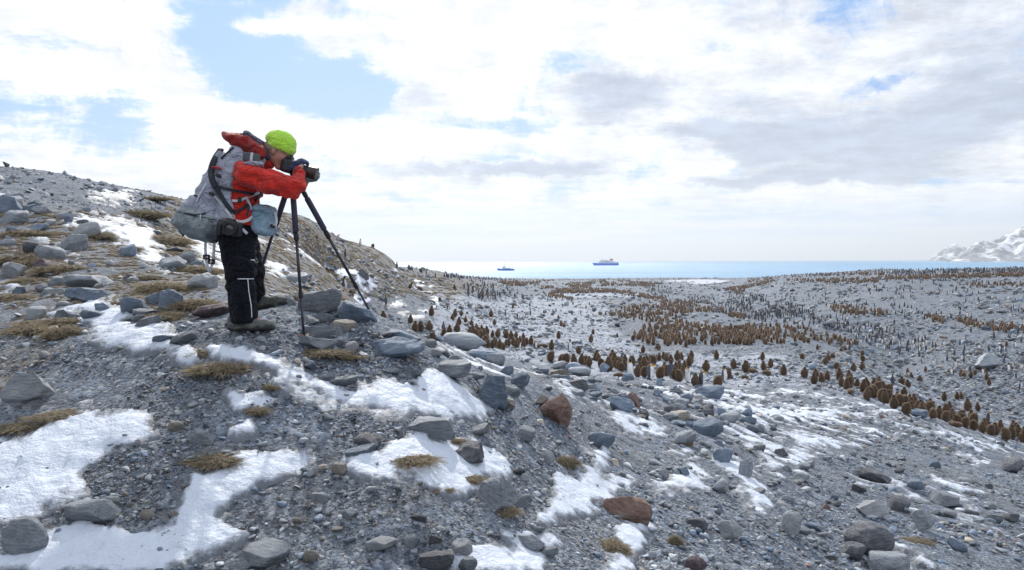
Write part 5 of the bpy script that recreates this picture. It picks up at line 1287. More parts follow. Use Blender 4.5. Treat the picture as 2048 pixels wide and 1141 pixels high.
# --- everybody else, too far to pick out
def far_body(kind):
    zz = [0, .10, .35, .62, .74, .86] if kind == 'adult' else [0, .10, .34, .55, .68, .80]
    rr = [.07, .13, .145, .075, .055, 0] if kind == 'adult' else [.12, .19, .20, .15, .10, 0]
    V = []; n = 7
    for z, r in zip(zz[:-1], rr): V += [(r*math.cos(2*math.pi*k/n), r*math.sin(2*math.pi*k/n), z) for k in range(n)]
    V.append((0, 0, zz[-1])); Fq = [[i*n+k, i*n+(k+1) % n, (i+1)*n+(k+1) % n] for i in range(4) for k in range(n)]+[[i*n+k, (i+1)*n+(k+1) % n, (i+1)*n+k] for i in range(4) for k in range(n)]+[[4*n+k, 4*n+(k+1) % n, 5*n] for k in range(n)]
    return np.array(V), np.array(Fq)
def far_crowd(name, lst, kind, m):
    V, Fq = far_body(kind); n = len(lst); r = np.random.default_rng(n)
    P_ = np.array([list(q['p']) for q in lst]); S = np.array([q['s'] for q in lst])[:, None, None]
    yw = np.array([q['yaw'] for q in lst]); c, s = np.cos(yw)[:, None], np.sin(yw)[:, None]
    W = V[None]*S*np.stack([np.ones(n), np.ones(n), r.uniform(.85, 1.08, n)], -1)[:, None]
    W = np.stack([W[...,0]*c-W[...,1]*s, W[...,0]*s+W[...,1]*c, W[...,2]], -1)+P_[:, None]
    cols = chick_col(V) if kind == 'chick' else adult_col(V*np.array([.9, .9, 1]))*.62
    me = mesh_np(name, W.reshape(-1, 3), (Fq[None]+(np.arange(n)*len(V))[:, None, None]).reshape(-1, 3), [m])
    cattr(me, 'tint', (cols[None]*(np.array([1.5, 1.45, 1.4]) if kind == 'chick' else 1.0)*r.uniform(.75, 1.3, n)[:, None, None]).reshape(-1, 3)); tag(mobj(name, me), kind='stuff')
far_crowd('chick_crowd', CHICKS[300:], 'chick', DOWN); far_crowd('penguin_crowd', ADULTS[300:], 'adult', FEATH)
for cl_ in (row, hud, lg): print(cl_, [(q['px'], round(q['d']), round(q['s'],2)) for q in CHICKS if q['cl'] == cl_][:14])
print('penguins', len(CHICKS), len(ADULTS))
# ------------------------------------------------------------------ the photographer
FT = hit(512, 655); DP = FT.y
SPX = F/DP            # photograph pixels per metre at the person
FZ = P(512, 655, DP).z
def L(px, py, dy=0.0):
    """local point (metres) of a photograph pixel on the person's own upright plane, dy metres beyond it"""
    k = (DP+dy)/DP
    return ((px-1024)*k/SPX-(512-1024)/SPX, dy, (CAM.z-(py-522.6-(-ROLL)*0)*k/SPX)-(CAM.z-(655-522.6)/SPX))
def cloth(name, c1, c2, rough=.75, bscale=55, bd=.004, wr=.012, sheen=.15, spec=.3):
    m, t, setp, b, out = mat(name); co = t.n('ShaderNodeTexCoord').outputs['Object']
    n1 = t.noise(co, 6, 5, .6); n2 = t.noise(t.map(co, scale=(1, 1, 2.2), rot=(.3, .5, .2)), 9, 4, .55, 1.0)
    setp(Base_Color=t.mix(t.ss(n1, .35, .68), c1, c2), Roughness=rough, Sheen_Weight=sheen, Specular_IOR_Level=spec)
    h = t.m('ADD', t.m('ADD', t.m('MULTIPLY', n2, wr*2), t.m('MULTIPLY', t.ss(t.m('ABSOLUTE', t.m('SUBTRACT', t.noise(t.map(co, scale=(1, 1, 1.6), rot=(0, .7, 0)), 5, 3, .5, 1.5), .5)), 0, .09), wr*.9)), t.m('MULTIPLY', t.noise(co, bscale*6, 2, .5), bd*.3))
    setp(Normal=t.bump(h, 1.0, 1.0)); return m
RED = cloth('red_shell_fabric', (.50,.016,.010), (.70,.032,.018)); DRED = cloth('red_hood_fabric', (.26,.012,.010), (.40,.022,.016))
NAVY = cloth('navy_lining', (.025,.035,.075), (.045,.055,.10)); TROU = cloth('black_trouser_fabric', (.004,.005,.010), (.011,.013,.022), .8, wr=.02, sheen=.03, spec=.15)
GREYF = cloth('grey_pack_fabric', (.30,.32,.39), (.40,.42,.50)); GREYG = cloth('grey_green_bag_fabric', (.20,.235,.25), (.28,.32,.34)); BLUEG = cloth('blue_grey_pouch_fabric', (.20,.32,.42), (.30,.42,.52))
LIME = cloth('lime_knit', (.50,.86,.07), (.62,.95,.12), .9, 30, .01, .004, .3); 
def knit():
    m = LIME; nt = m.node_tree; bb = [n for n in nt.nodes if n.type == 'BSDF_PRINCIPLED'][0]; t = NT.__new__(NT); t.t = nt; co = t.n('ShaderNodeTexCoord').outputs['Object']
    st = t.vor(t.map(co, scale=(1, 1, .55)), 95); old = bb.inputs['Normal'].links[0].from_socket
    t.put(bb.inputs['Normal'], t.bump(st, 1.0, .006, old)); oc = bb.inputs['Base Color'].links[0].from_socket; t.put(bb.inputs['Base Color'], t.mix(t.ss(st, .1, .6), oc, t.mix(1.0, oc, (.90, .93, .85), 'MULTIPLY')))
knit()
STRAP = cloth('black_webbing', (.012,.014,.022), (.025,.028,.04), .6, wr=.002); LSTRAP = cloth('pale_webbing', (.52,.53,.58), (.62,.63,.68), wr=.002)
BOOT = cloth('worn_boot_leather', (.085,.095,.085), (.16,.17,.15), .8, wr=.008); SOLE = simple('boot_sole', (.02,.02,.022), .8); GLOVE = cloth('navy_glove_fleece', (.02,.035,.09), (.04,.06,.14), .9, wr=.006)
GLOVG = cloth('grey_glove_fleece', (.16,.17,.18), (.28,.29,.30), .9, wr=.006)
PIPE = simple('reflective_piping', (.75,.76,.8), .35); PLAST = simple('black_camera_plastic', (.012,.012,.014), .42, bump=.001, bscale=300); RUB = simple('black_rubber', (.02,.02,.022), .7)
HOODM = simple('lens_hood', (.035,.018,.015), .45); METAL = simple('steel_clip', (.6,.6,.62), .3, metal=1.0); CARB = simple('carbon_tripod_tube', (.035,.03,.045), .38); GRIP = simple('purple_grey_leg_grip', (.050,.042,.075), .75); DPANEL = cloth('dark_mesh_panel', (.06,.075,.085), (.10,.115,.125), wr=.002)
gm2, t, setp, b, out = mat('front_glass'); setp(Base_Color=(.01,.012,.02), Roughness=.05, Specular_IOR_Level=.9)
skm, t, setp, b, out = mat('weathered_skin'); co = t.n('ShaderNodeTexCoord').outputs['Object']
setp(Base_Color=t.mix(t.ss(t.noise(co, 14, 5, .6), .35, .65), (.42,.20,.15), (.52,.28,.21)), Roughness=.55, Subsurface_Weight=.08, Normal=t.bump(t.noise(co, 70, 3), .5, .004))
HAIR = simple('grey_brown_hair', (.22,.17,.13), .7, bump=.004, bscale=120)

person = empty('person', (P(512, 655, DP).x, DP, FZ))
tag(person, 'person in red jacket and lime knit hat bending to a camera on a tripod', 'person')
def LP(*a): return [L(*q) for q in a]
# joints
hipC = L(478, 462, .02); shR = L(497, 345, -.19); shL = L(505, 338, .19); elR = L(597, 378, -.16); wrR = L(601, 345, -.07); haR = L(604, 330, -.04)
elL = L(585, 385, .16); wrL = L(614, 362, .05); haL = L(623, 354, .02)
headC = np.array(L(561, 306, .0)); neck0 = L(518, 326, 0); kR = L(486, 548, -.12); aR = L(487, 636, -.12); kL = L(512, 548, .12); aL = L(515, 604, .14); chest = L(492, 362, 0); waist = L(478, 425, 0)
r1 = .1
# body: head and face, neck, trunk, arms, legs as one surface
fx = np.array([.80, 0, -.60]); fu = np.array([.60, 0, .80])     # where the face looks, where the crown points
def hd(f, u, s=0): return headC+fx*f+fu*u+np.array([0, s, 0])
face = [ell(hd(-.005, .02), (.100,.078,.108), (0, 37, 0)), (cone(hd(.03, -.045), hd(.068, -.082), .058, .036), .03), (cone(hd(.088, .018), hd(.112, -.022), .011, .017), .012),
        (cone(hd(.088, -.034, -.018), hd(.088, -.034, .018), .012, .012), .012), (ell(hd(.086, .035, -.033), (.016,.022,.010), (0, 37, 0)), .012), (ell(hd(.086, .035, .033), (.016,.022,.010), (0, 37, 0)), .012),
        (ell(hd(.062, -.012, -.046), (.026,.02,.024)), .02), (ell(hd(.062, -.012, .046), (.026,.02,.024)), .02), (ell(hd(-.012, -.01, -.080), (.018,.010,.030), (0, 20, 0)), .008), (ell(hd(-.012, -.01, .080), (.018,.010,.030), (0, 20, 0)), .008)]
bodyf = union(face+[(cone(neck0, hd(-.03, -.05), .065, .056), .03), (cone(L(500, 340), chest, .11, .14, ((1,0,-.3), .8)), .04), (cone(chest, waist, .14, .12), .05), (cone(waist, hipC, .12, .14), .05),
  (cone(shR, L(505, 340, -.08), .065, .08), .04), (cone(shL, L(508, 338, .08), .065, .08), .04), (cone(shR, elR, .052, .040), .03), (cone(elR, wrR, .038, .028), .02), (cone(wrR, haR, .028, .030), .02),
  (cone(shL, elL, .052, .040), .03), (cone(elL, wrL, .038, .028), .02), (cone(wrL, haL, .028, .030), .02),
  (cone(L(478, 466, -.08), kR, .085, .058), .03), (cone(kR, aR, .055, .040), .02), (cone(L(480, 466, .09), kL, .085, .058), .03), (cone(kL, aL, .055, .040), .02), (cone(aR, L(520, 646, -.12), .036, .03), .02), (cone(aL, L(540, 606, .14), .036, .03), .02)], .02)
facecut = union([ell(hd(.100, .018, -.030), (.008,.010,.014)), ell(hd(.100, .018, .030), (.008,.010,.014))])
solid('body', cut(bodyf, facecut, .006), (-.45, -.32, -.02), (.62, .34, 1.66), .0105, skm, person)
for s in (-1, 1):
    e_ = solid('eye', ell(hd(.084, .018, s*.030), (.012,.012,.011)), hd(.084,.018,s*.030)-.02, hd(.084,.018,s*.030)+.02, .004, simple('eye_white', (.55,.5,.48), .3), person)
solid('eyebrow', union([cone(hd(.098,.042,-.046), hd(.104,.045,-.018), .005, .006), cone(hd(.098,.042,.046), hd(.104,.045,.018), .005, .006)]), hd(.09,.04)-.07, hd(.1,.04)+.07, .004, HAIR, person)
solid('hair', rough(inter(union([ell(hd(-.02, .005), (.104,.083,.085), (0, 37, 0))]), lambda p: ((p-hd(.02, .0))@fx)), .004, .02), hd(-.03,-.0)-.14, hd(-.03,0)+.14, .008, HAIR, person)
# knitted hat: a folded brim, a slouching crown with a dent
bc = hd(.0, .055)
hatf = union([ell(hd(-.01, .075), (.112,.096,.100), (0, 37, 0)), (ell(np.array(L(552, 277, 0)), (.062,.070,.045), (0, -10, 0)), .03), (ell(np.array(L(571, 280, 0)), (.040,.055,.035), (0, 25, 0)), .02)], .02)
hatf = inter(hatf, lambda p: -(((p-hd(.0, .028))@fu)-.22*((p-hd(.0, .028))@fx)), .008)
hatf = cut(hatf, ell(np.array(L(563, 264, 0)), (.020,.06,.010)), .012)
hatf = union([hatf, (ell(np.array(L(556, 275, 0)), (.058,.062,.040), (0, -20, 0)), .03)], .02)
hat = solid('knit_hat', rough(hatf, .0035, .03, 4.), hd(0,.09)-.20, hd(0,.09)+.20, .008, LIME, person)
brim = inter(ell(hd(-.008, .065), (.119,.102,.112), (0, 37, 0)), lambda p: np.abs(((p-hd(.0, .048))@fu)-.22*((p-hd(.0, .048))@fx))-.028, .008)
solid('folded_brim', rough(brim, .002, .02, 5.), hd(0,.06)-.18, hd(0,.06)+.18, .008, LIME, hat)
# jacket
jk = [cone(L(492, 318, 0), L(482, 352, 0), .125, .175, ((1,0,0), .86)), (cone(L(482, 352), L(482, 395), .180, .165, ((1,0,0), .90)), .05), (cone(L(482, 395), L(482, 436), .165, .165, ((1,0,0), .95)), .05), (cone(L(482, 436), L(482, 448), .165, .170, ((1,0,0), .92)), .03),
      (cone(L(497, 338, -.06), L(500, 350, -.19), .11, .088), .05), (cone(L(505, 335, .06), L(508, 345, .19), .11, .088), .05),
      (cone(L(505, 350, -.20), L(545, 366, -.20), .096, .090), .05), (cone(L(545, 366, -.20), L(594, 377, -.17), .088, .072), .04), (cone(L(594, 377, -.17), L(602, 351, -.09), .070, .047), .02),
      (cone(L(512, 322), L(537, 322), .085, .072), .03), (cone(L(512, 350, .20), L(565, 372, .20), .090, .075), .05), (cone(L(565, 372, .20), L(608, 366, .08), .070, .046), .03), (cone(L(508, 322), L(528, 316), .095, .080), .03)]
def folds(f):
    def g(p):
        x, y, z = p[..., 0], p[..., 1], p[..., 2]
        q = .016*np.sin((x*.9+z*1.0)*40+3*vnoise(x*6, y*6, z*6))*vnoise(x*7+3, y*5, z*7)+.013*fbm(x*9, y*9, z*13, 3)
        return f(p)+q
    return g
jf = folds(union(jk, .03)); jf = inter(jf, lambda p: -(p[..., 2]-L(0, 453)[2]+.12*(p[..., 0])), .01)
hole = cone(L(543, 318), L(566, 306), .060, .080); jf = cut(jf, hole, .01)
jacket = solid('jacket', jf, (-.36, -.40, .72), (.62, .42, 1.46), .0105, RED, person)
solid('cuff', cone(L(599, 356, -.095), L(600, 343, -.070), .046, .040), (.2,-.2,1.1), (.5,.06,1.4), .008, DRED, jacket)
solid('cuff', cone(L(606, 366, .085), L(614, 361, .055), .044, .038), (.2,-.06,1.0), (.56,.2,1.35), .008, DRED, jacket)
solid('side_pocket_zip', cone(L(497, 430, -.168), L(502, 415, -.168), .008, .008), (-.2,-.25,.7), (.3,-.1,1.2), .005, NAVY, jacket)
solid('snap_button', ell(L(487, 357, -.205), (.006,.006,.006)), np.array(L(487,357,-.205))-.012, np.array(L(487,357,-.205))+.012, .004, METAL, jacket)
hoodf = union([ell(L(472, 279, 0), (.085,.135,.046), (0, 12, 0)), (cone(L(478, 281, -.08), L(522, 304, -.10), .050, .062), .04), (cone(L(478, 281, .08), L(522, 300, .10), .050, .062), .04), (cone(L(492, 283, 0), L(510, 300, 0), .075, .10), .05)], .04)
hoodf = cut(folds(hoodf), union([ell(L(505, 276, 0), (.09,.085,.030), (0, 25, 0)), cone(L(535, 298), L(562, 300), .085, .10)]), .012)
hood = solid('hood', hoodf, (-.34, -.24, 1.25), (.30, .24, 1.66), .009, DRED, jacket)
solid('hood_lining', folds(cut(union([cone(L(497, 272, -.055), L(524, 288, -.092), .024, .028, ((0,1,0), .6)), cone(L(524, 288, -.092), L(540, 316, -.085), .030, .018, ((0,1,0), .5)), cone(L(497, 272, .055), L(530, 290, .095), .024, .030), cone(L(497, 272, -.055), L(497, 272, .055), .024, .024)], .02), cone(L(535, 298), L(562, 300), .070, .09), .006)), (-.15,-.22,1.25), (.28,.22,1.66), .009, NAVY, jacket)
# trousers
def tfold(f):
    def g(p):
        x, y, z = p[..., 0], p[..., 1], p[..., 2]
        return f(p)+.009*np.sin(z*62+2.5*vnoise(x*7, y*7, z*5)+x*14)*sm(.95-z, 0, .5)*sm(z, .1, .4)*vnoise(x*5+1, y*5, z*9)*1.6+.008*fbm(x*9, y*9, z*7, 2)
    return g
tr = [cone(L(478, 455), L(478, 468), .155, .160), (cone(L(476, 480, -.07), L(484, 540, -.12), .142, .120), .03), (cone(L(484, 540, -.12), L(482, 556, -.12), .112, .112), .015), (cone(L(482, 556, -.12), L(489, 636, -.12), .111, .104), .01),
      (cone(L(482, 480, .08), L(505, 545, .12), .142, .108), .03), (cone(L(503, 545, .12), L(512, 604, .14), .102, .080), .02)]
tf_ = inter(tfold(union(tr, .03)), lambda p: -(p[..., 2]-L(0, 644)[2]), .008)
trou = solid('trousers', tf_, (-.30, -.30, -.02), (.28, .34, .92), .0105, TROU, person)
def ring(name, c, a, b_, th, m, par):
    pts = [(c[0]+a*math.cos(u), c[1]+b_*math.sin(u), c[2]) for u in np.linspace(0, 2*math.pi, 25)]
    return tube(name, pts, th, m, par, seg=6)
tube('piping', [L(455+u*5.4, 558, -.12-.119*math.sin(math.pi*(.5+u)/11)) for u in range(11)], .0036, PIPE, trou, seg=6)
tube('piping', spline([L(497, 559, -.226), L(499, 585, -.228), L(503, 612, -.224), L(504, 636, -.214)]), .0034, PIPE, trou, seg=6)
tube('logo_stitch', [L(503, 520, -.225), L(512, 521, -.20)], .003, PIPE, trou, seg=6)
# boots
def boot(dx, dz, dy, tilt):
    def T(x, y, z):
        c, s = math.cos(tilt), math.sin(tilt); x0 = .10
        return (dx+x0+(x-x0)*c-z*s if False else dx+x*c+z*s, dy+y, dz-x*s+z*c)
    f = union([cone(T(-.04,0,.10), T(-.02,0,.17), .062, .066), (cone(T(-.06,0,.055), T(.06,0,.055), .052, .056), .02), (cone(T(.05,0,.055), T(.17,0,.045), .056, .048, ((0,0,1), .85)), .03), (cone(T(.17,0,.045), T(.215,0,.040), .048, .040, ((0,0,1), .8)), .02)], .02)
    f = folds(f); b_ = solid('boot', f, (dx-.18, dy-.12, dz-.18), (dx+.34, dy+.12, dz+.26), .008, BOOT, person)
    sf = union([cone(T(-.065,0,.022), T(.06,0,.018), .060, .056, ((0,0,1), .42)), (cone(T(.06,0,.018), T(.21,0,.022), .058, .048, ((0,0,1), .40)), .01)], .01)
    solid('sole', sf, (dx-.18, dy-.12, dz-.2), (dx+.36, dy+.12, dz+.14), .008, SOLE, b_)
    return b_
b0 = L(486, 660, -.12); boot(b0[0]+.0, b0[2]-.008, -.12, .0)
b1 = L(520, 618, .14); boot(b1[0]-.02, b1[2]-.01, .14, -.18)
# gloves with separate fingers
def glove(name, palm, dirf, side, upv, m, par, curl=.9):
    palm = np.array(palm, float); f_ = np.array(dirf, float); f_ /= np.linalg.norm(f_); u_ = np.array(upv, float); u_ -= f_*(u_@f_); u_ /= np.linalg.norm(u_); s_ = np.cross(f_, u_)
    I = [cone(palm-f_*.045, palm+f_*.03, .034, .040, (u_, .6)), (ell(palm, (.042,.042,.030)), .015)]
    for k, (off, ln) in enumerate([(-.030,.9),(-.010,1.0),(.011,.95),(.030,.78)]):
        a = palm+f_*.036+s_*off; b_ = a+f_*.034*ln-u_*.010; c = b_+(f_*math.cos(curl)-u_*math.sin(curl))*.028*ln; d_ = c+(f_*math.cos(curl*1.9)-u_*math.sin(curl*1.9))*.022*ln
        I += [(cone(a, b_, .0125, .0115), .006), (cone(b_, c, .0115, .0105), .004), (cone(c, d_, .0105, .009), .004)]
    a = palm-f_*.01-s_*side*.034; b_ = a-s_*side*.022+f_*.025-u_*.012; c = b_+f_*.028-u_*.018; I += [(cone(a, b_, .015, .013), .01), (cone(b_, c, .013, .011), .005)]
    return solid(name, union(I, .01), palm-.13, palm+.13, .0062, m, par)
glove('glove', L(598, 330, -.045), (.55, .35, .45), 1, (-.2, -.7, .7), GLOVE, person, 1.0)
glove('glove', L(622, 357, .03), (.75, -.45, .25), -1, (-.1, -.5, -.85), GLOVG, person, 1.1)

# ------------------------------------------------------------------ camera with its long lens, on the tripod
def world_empty(name, p):
    e = empty(name, (person.location.x+p[0], person.location.y+p[1], person.location.z+p[2])); return e
class Off:
    """parts are written in the person's frame and re-based on their own thing"""
    def __init__(s, name, base): s.b = np.array(base, float); s.e = world_empty(name, base)
    def solid(s, name, f, lo, hi, res, m, par=None):
        o = solid(name, lambda p: f(p+s.b), np.asarray(lo)-s.b, np.asarray(hi)-s.b, res, m, par or s.e); return o
    def tube(s, name, pts, r, m, par=None, **k):
        return tube(name, [tuple(np.array(p)-s.b) for p in pts], r, m, par or s.e, **k)
cb = np.array(L(580, 334, -.0)); ax = np.array([.95, 0, -.265]); ax /= np.linalg.norm(ax); cu = np.array([-ax[2], 0, ax[0]])
kam = Off('camera', cb-cu*.06); tag(kam.e, 'black camera with a fat telephoto lens aimed at the bay', 'camera')
ang = -math.degrees(math.atan2(ax[2], ax[0]))
bodyk = kam.solid('camera_body', union([rbox(cb, (.040,.072,.052), .014, (0, ang, 0)), (rbox(cb+cu*.062-ax*.002, (.030,.030,.022), .012, (0, ang, 0)), .02), (rbox(cb+np.array([0,-.055,0])+ax*.02, (.040,.022,.048), .016, (0, ang, 0)), .02)], .008), cb-.14, cb+.16, .0062, PLAST)
kam.solid('viewfinder', rbox(cb+cu*.055-ax*.045, (.014,.022,.015), .006, (0, ang, 0)), cb-.16, cb+.16, .006, RUB, bodyk)
kam.solid('dial', cone(cb+cu*.060+np.array([0,-.052,0]), cb+cu*.070+np.array([0,-.052,0]), .014, .014), cb-.14, cb+.16, .006, PLAST, bodyk)
def axis_tube(name, segs, m, par=None, seg=28, thing=kam, org=None):
    org = cb if org is None else org; bm = bmesh.new(); rings = []
    s_ = np.array([0, 1., 0])
    for (d_, r_) in segs:
        c = org+ax*d_-thing.b; rings.append([bm.verts.new(tuple(c+s_*r_*math.cos(2*math.pi*k/seg)+cu*r_*math.sin(2*math.pi*k/seg))) for k in range(seg)])
    for a, b_ in zip(rings[:-1], rings[1:]):
        for k in range(seg): bm.faces.new([a[k], a[(k+1) % seg], b_[(k+1) % seg], b_[k]])
    bm.faces.new(rings[-1]); bm.faces.new(rings[0][::-1]); bmesh.ops.recalc_face_normals(bm, faces=bm.faces[:])
    me = bpy.data.meshes.new(name); bm.to_mesh(me); bm.free(); me.materials.append(m); return mobj(name, me, par or thing.e)
axis_tube('lens_barrel', [(.04,.036),(.06,.036),(.062,.040),(.085,.040),(.087,.037),(.11,.039),(.112,.043),(.150,.043),(.152,.041),(.165,.042)], PLAST)
axis_tube('focus_ring', [(.115,.0445),(.118,.0455),(.145,.0455),(.148,.0445)], RUB)
axis_tube('lens_hood', [(.165,.043),(.168,.047),(.235,.052),(.238,.053),(.238,.048),(.236,.047),(.19,.044)], HOODM)
axis_tube('front_glass', [(.188,.040),(.1905,.040),(.1925,.034),(.1935,.02)], gm2)
kam.solid('tripod_collar', union([cone(cb+ax*.08-cu*.03, cb+ax*.08-cu*.075, .018, .014), rbox(cb+ax*.07-cu*.078, (.045,.018,.008), .004, (0, ang, 0))], .01), cb-.14, cb+.2, .0062, PLAST)
# ------------------------------------------------------------------ tripod
apex = np.array(L(590, 366, .02)); tri = Off('tripod', (apex[0], .02, 0.0)); tri.e.location.z = float(ground(tri.e.location.x, tri.e.location.y)); tri.b[2] = tri.e.location.z-person.location.z
tag(tri.e, 'dark carbon tripod with purple-grey leg grips standing between the stones', 'tripod')
tri.solid('spider', union([rbox(apex, (.038,.038,.022), .010), cone(apex, apex+v3(0,0,.03), .03, .025)], .01), apex-.08, apex+.1, .0062, PLAST)
hdo = tri.solid('ball_head', union([cone(apex+v3(0,0,.03), apex+v3(0,0,.06), .024, .020), (ell(apex+v3(0,0,.075), (.026,.026,.026)), .006), (rbox(apex+v3(0,0,.100), (.030,.024,.008), .003, (0, ang, 0)), .004)], .006), apex-.05, apex+.16, .0062, PLAST)
tri.solid('knob', cone(apex+v3(0,-.025,.06), apex+v3(0,-.055,.06), .009, .012), apex+v3(-.05,-.09,.0), apex+v3(.05,.01,.12), .005, RUB, hdo)
def wl(v): return np.array([v.x-person.location.x, v.y-person.location.y, v.z-person.location.z])
feet = [wl(hit(608, 675)), wl(hit(751, 643)), wl(hit(498, 613, 6.7))]
tops = [apex+v3(0,-.035,0), apex+v3(.035,.02,0), apex+v3(-.035,.02,0)]
print('tripod feet', feet, 'apex', apex)
for f0, t0_ in zip(feet, tops):
    def at_(u): return t0_+(f0-t0_)*u
    lg_ = tri.tube('leg', [at_(0), at_(.36)], .0160, CARB, seg=14)
    tri.tube('leg_section', [at_(.36), at_(.73)], .0125, CARB, lg_, seg=12); tri.tube('leg_section', [at_(.73), at_(.985)], .0098, CARB, lg_, seg=12)
    tri.tube('foam_grip', [at_(.10), at_(.105), at_(.315), at_(.32)], [.017,.0235,.0235,.017], GRIP, lg_, seg=14)
    for u0, u1, r_ in ((.33,.375,.0205),(.70,.745,.0170),(.06,.095,.0195)): tri.tube('twist_lock', [at_(u0), at_(u0+.006), at_(u1-.006), at_(u1)], [r_*.9, r_, r_, r_*.9], RUB, lg_, seg=14)
    tri.tube('rubber_foot', [at_(.975), at_(.985), at_(1.0)], [.010, .0135, .011], RUB, lg_, seg=12)

# ------------------------------------------------------------------ pack harness with hip bag
pk = Off('pack', L(400, 465, 0)); tag(pk.e, 'grey harness pack with a big hip bag worn over the red jacket', 'backpack')
jkU = union(jk, .03)
def shell(extra): return lambda p: jkU(p)-extra
def zone(*items, k=.03): return union(list(items), k)
backz = zone(cone(L(470, 312, -.1), L(445, 350, -.14), .09, .13), cone(L(470, 312, .1), L(445, 350, .14), .09, .13), cone(L(445, 350, -.14), L(442, 445, -.14), .115, .13), cone(L(445, 350, .14), L(442, 445, .14), .115, .13), cone(L(450, 330), L(430, 440), .16, .19), cone(L(500, 322, -.13), L(532, 326, -.13), .060, .050), cone(L(500, 318, .13), L(532, 322, .13), .060, .050))
vest = inter(folds(shell(.016)), backz, .012)
lump = union([cone(L(452, 330, 0), L(438, 380, 0), .12, .16, ((1,0,0), .75)), (cone(L(438, 380), L(425, 440), .165, .19, ((1,0,0), .75)), .05), (cone(L(418, 395), L(395, 425), .09, .13), .06)], .05)
vest = union([vest, (folds(inter(lump, lambda p: (p[..., 0]-L(455, 0)[0]), .03)), .03)], .02)
armhole = union([cone(L(505, 352, -.40), L(505, 352, -.12), .115, .105), cone(L(545, 362, -.4), L(545, 362, -.1), .09, .09), cone(L(500, 395, -.40), L(500, 395, -.12), .130, .125), cone(L(508, 352, .40), L(508, 352, .12), .115, .105)], .03)
vest = cut(vest, armhole, .012)
hp = pk.solid('harness', vest, (-.58, -.36, .70), (.22, .36, 1.50), .0105, GREYF)
bagf = folds(union([ell(L(403, 447, .0), (.165,.22,.135), (0, 12, 0)), (ell(L(425, 455, -.02), (.09,.24,.12)), .05), (ell(L(378, 441, 0), (.08,.17,.10)), .05)], .04))
bag = pk.solid('hip_bag', bagf, (-.80, -.34, .55), (-.10, .32, 1.16), .0105, GREYG)
def bagfront(px, py, out=.006):
    """a point on the near face of the bag"""
    for yy in np.linspace(-.33, .1, 260):
        q = np.array([L(px, py, yy)])
        if bagf(q)[0] < out: return tuple(q[0])
    return L(px, py, -.2)
flap = inter(lambda p: bagf(p)-.012, lambda p: -(p[..., 2]-L(0, 432)[2])-.22*(p[..., 0]-L(400,0)[0]), .01)
fl_ = pk.solid('top_flap', flap, (-.80, -.36, .55), (-.10, .34, 1.18), .0105, GREYG, bag)
pk.tube('zip', [bagfront(x, y, .016) for x, y in ((372,426),(382,428),(392,430),(405,429),(418,426),(430,423),(438,421))], .0075, STRAP, bag, seg=8)
pk.tube('zip_pull', [bagfront(404, 429, .02), bagfront(404, 440, .012)], .004, LSTRAP, bag, seg=6)
def vestpt(px, py, out=.010):
    for yy in np.linspace(-.36, .2, 260):
        q = np.array([L(px, py, yy)])
        if min(vest(q)[0], jf(q)[0], bagf(q)[0]) < out: return tuple(q[0])
    return L(px, py, -.2)
def strap(name, pts, w_, m, th=.0045, par=None, n=5, out=.008):
    q = spline([vestpt(x, y, out) for x, y in pts], n); d = np.array(q[-1])-np.array(q[0]); wd = np.cross(d, [0, 1, 0]); wd /= np.linalg.norm(wd)
    return pk.tube(name, q, 1, m, par, seg=10, flat=(w_, th, tuple(wd)))
strap('shoulder_strap', [(447,300),(434,320),(427,340),(428,358),(436,376)], .024, STRAP, .012)
strap('shoulder_strap', [(436,376),(446,392),(457,410),(469,424)], .017, STRAP, .008)
strap('chest_strap', [(438,373),(460,379),(485,384),(508,388),(524,389)], .011, STRAP)
strap('chest_strap', [(526,388),(514,401),(498,412),(482,421),(470,427)], .012, STRAP)
strap('thin_strap', [(472,296),(458,308),(447,318)], .007, STRAP)
strap('sling_strap', [(432,392),(443,404),(458,424),(470,440),(484,455),(497,468)], .011, LSTRAP)
strap('compression_strap', [(468,402),(480,402),(494,397),(512,390),(522,386)], .010, LSTRAP)
strap('loose_strap_end', [(497,398),(502,408),(506,420)], .010, LSTRAP)
strap('waist_belt', [(468,440),(485,444),(500,440),(512,430)], .012, LSTRAP)
strap('side_strap', [(424,355),(412,375),(402,392),(396,405)], .008, LSTRAP)
for (x, y) in ((481,400),(485,400)): pk.solid('buckle', rbox(vestpt(x, y, .016), (.006,.006,.022), .003), np.array(vestpt(x,y))-.04, np.array(vestpt(x,y))+.04, .0045, PLAST)
for (x, y, hx, hz) in ((441,352,.020,.014),(396,392,.016,.008),(427,388,.022,.010)):
    q = vestpt(x, y, .016); pk.solid('buckle', rbox(q, (hx,.010,hz), .005, (0, 25, 0)), np.array(q)-.05, np.array(q)+.05, .0055, PLAST)
q = vestpt(440, 336, .02); pk.solid('red_loop', cone(vestpt(430,335,.01), vestpt(446,338,.01), .010, .008), np.array(q)-.07, np.array(q)+.07, .006, RED)
for (x, y) in ((499,315),(516,318)): 
    q = np.array(vestpt(x, y, .010)); pk.solid('dark_panel', rbox(q, (.030,.022,.034), .008, (0, 6, 0)), q-.06, q+.06, .006, DPANEL)
q = np.array(vestpt(508, 316, .018)); pk.solid('webbing_bar', rbox(q, (.010,.014,.036), .004, (0, 8, 0)), q-.05, q+.05, .005, LSTRAP)
q = np.array(vestpt(512, 328, .012)); pk.solid('oval_pad', ell(q, (.082,.020,.018), (0, 3, 0)), q-.1, q+.1, .006, GREYF)
q = vestpt(527, 315, .02); pk.tube('d_ring', [(q[0]+.015*math.cos(u), q[1], q[2]+.015*math.sin(u)) for u in np.linspace(0, 6.28, 13)], .0035, PLAST, seg=6)
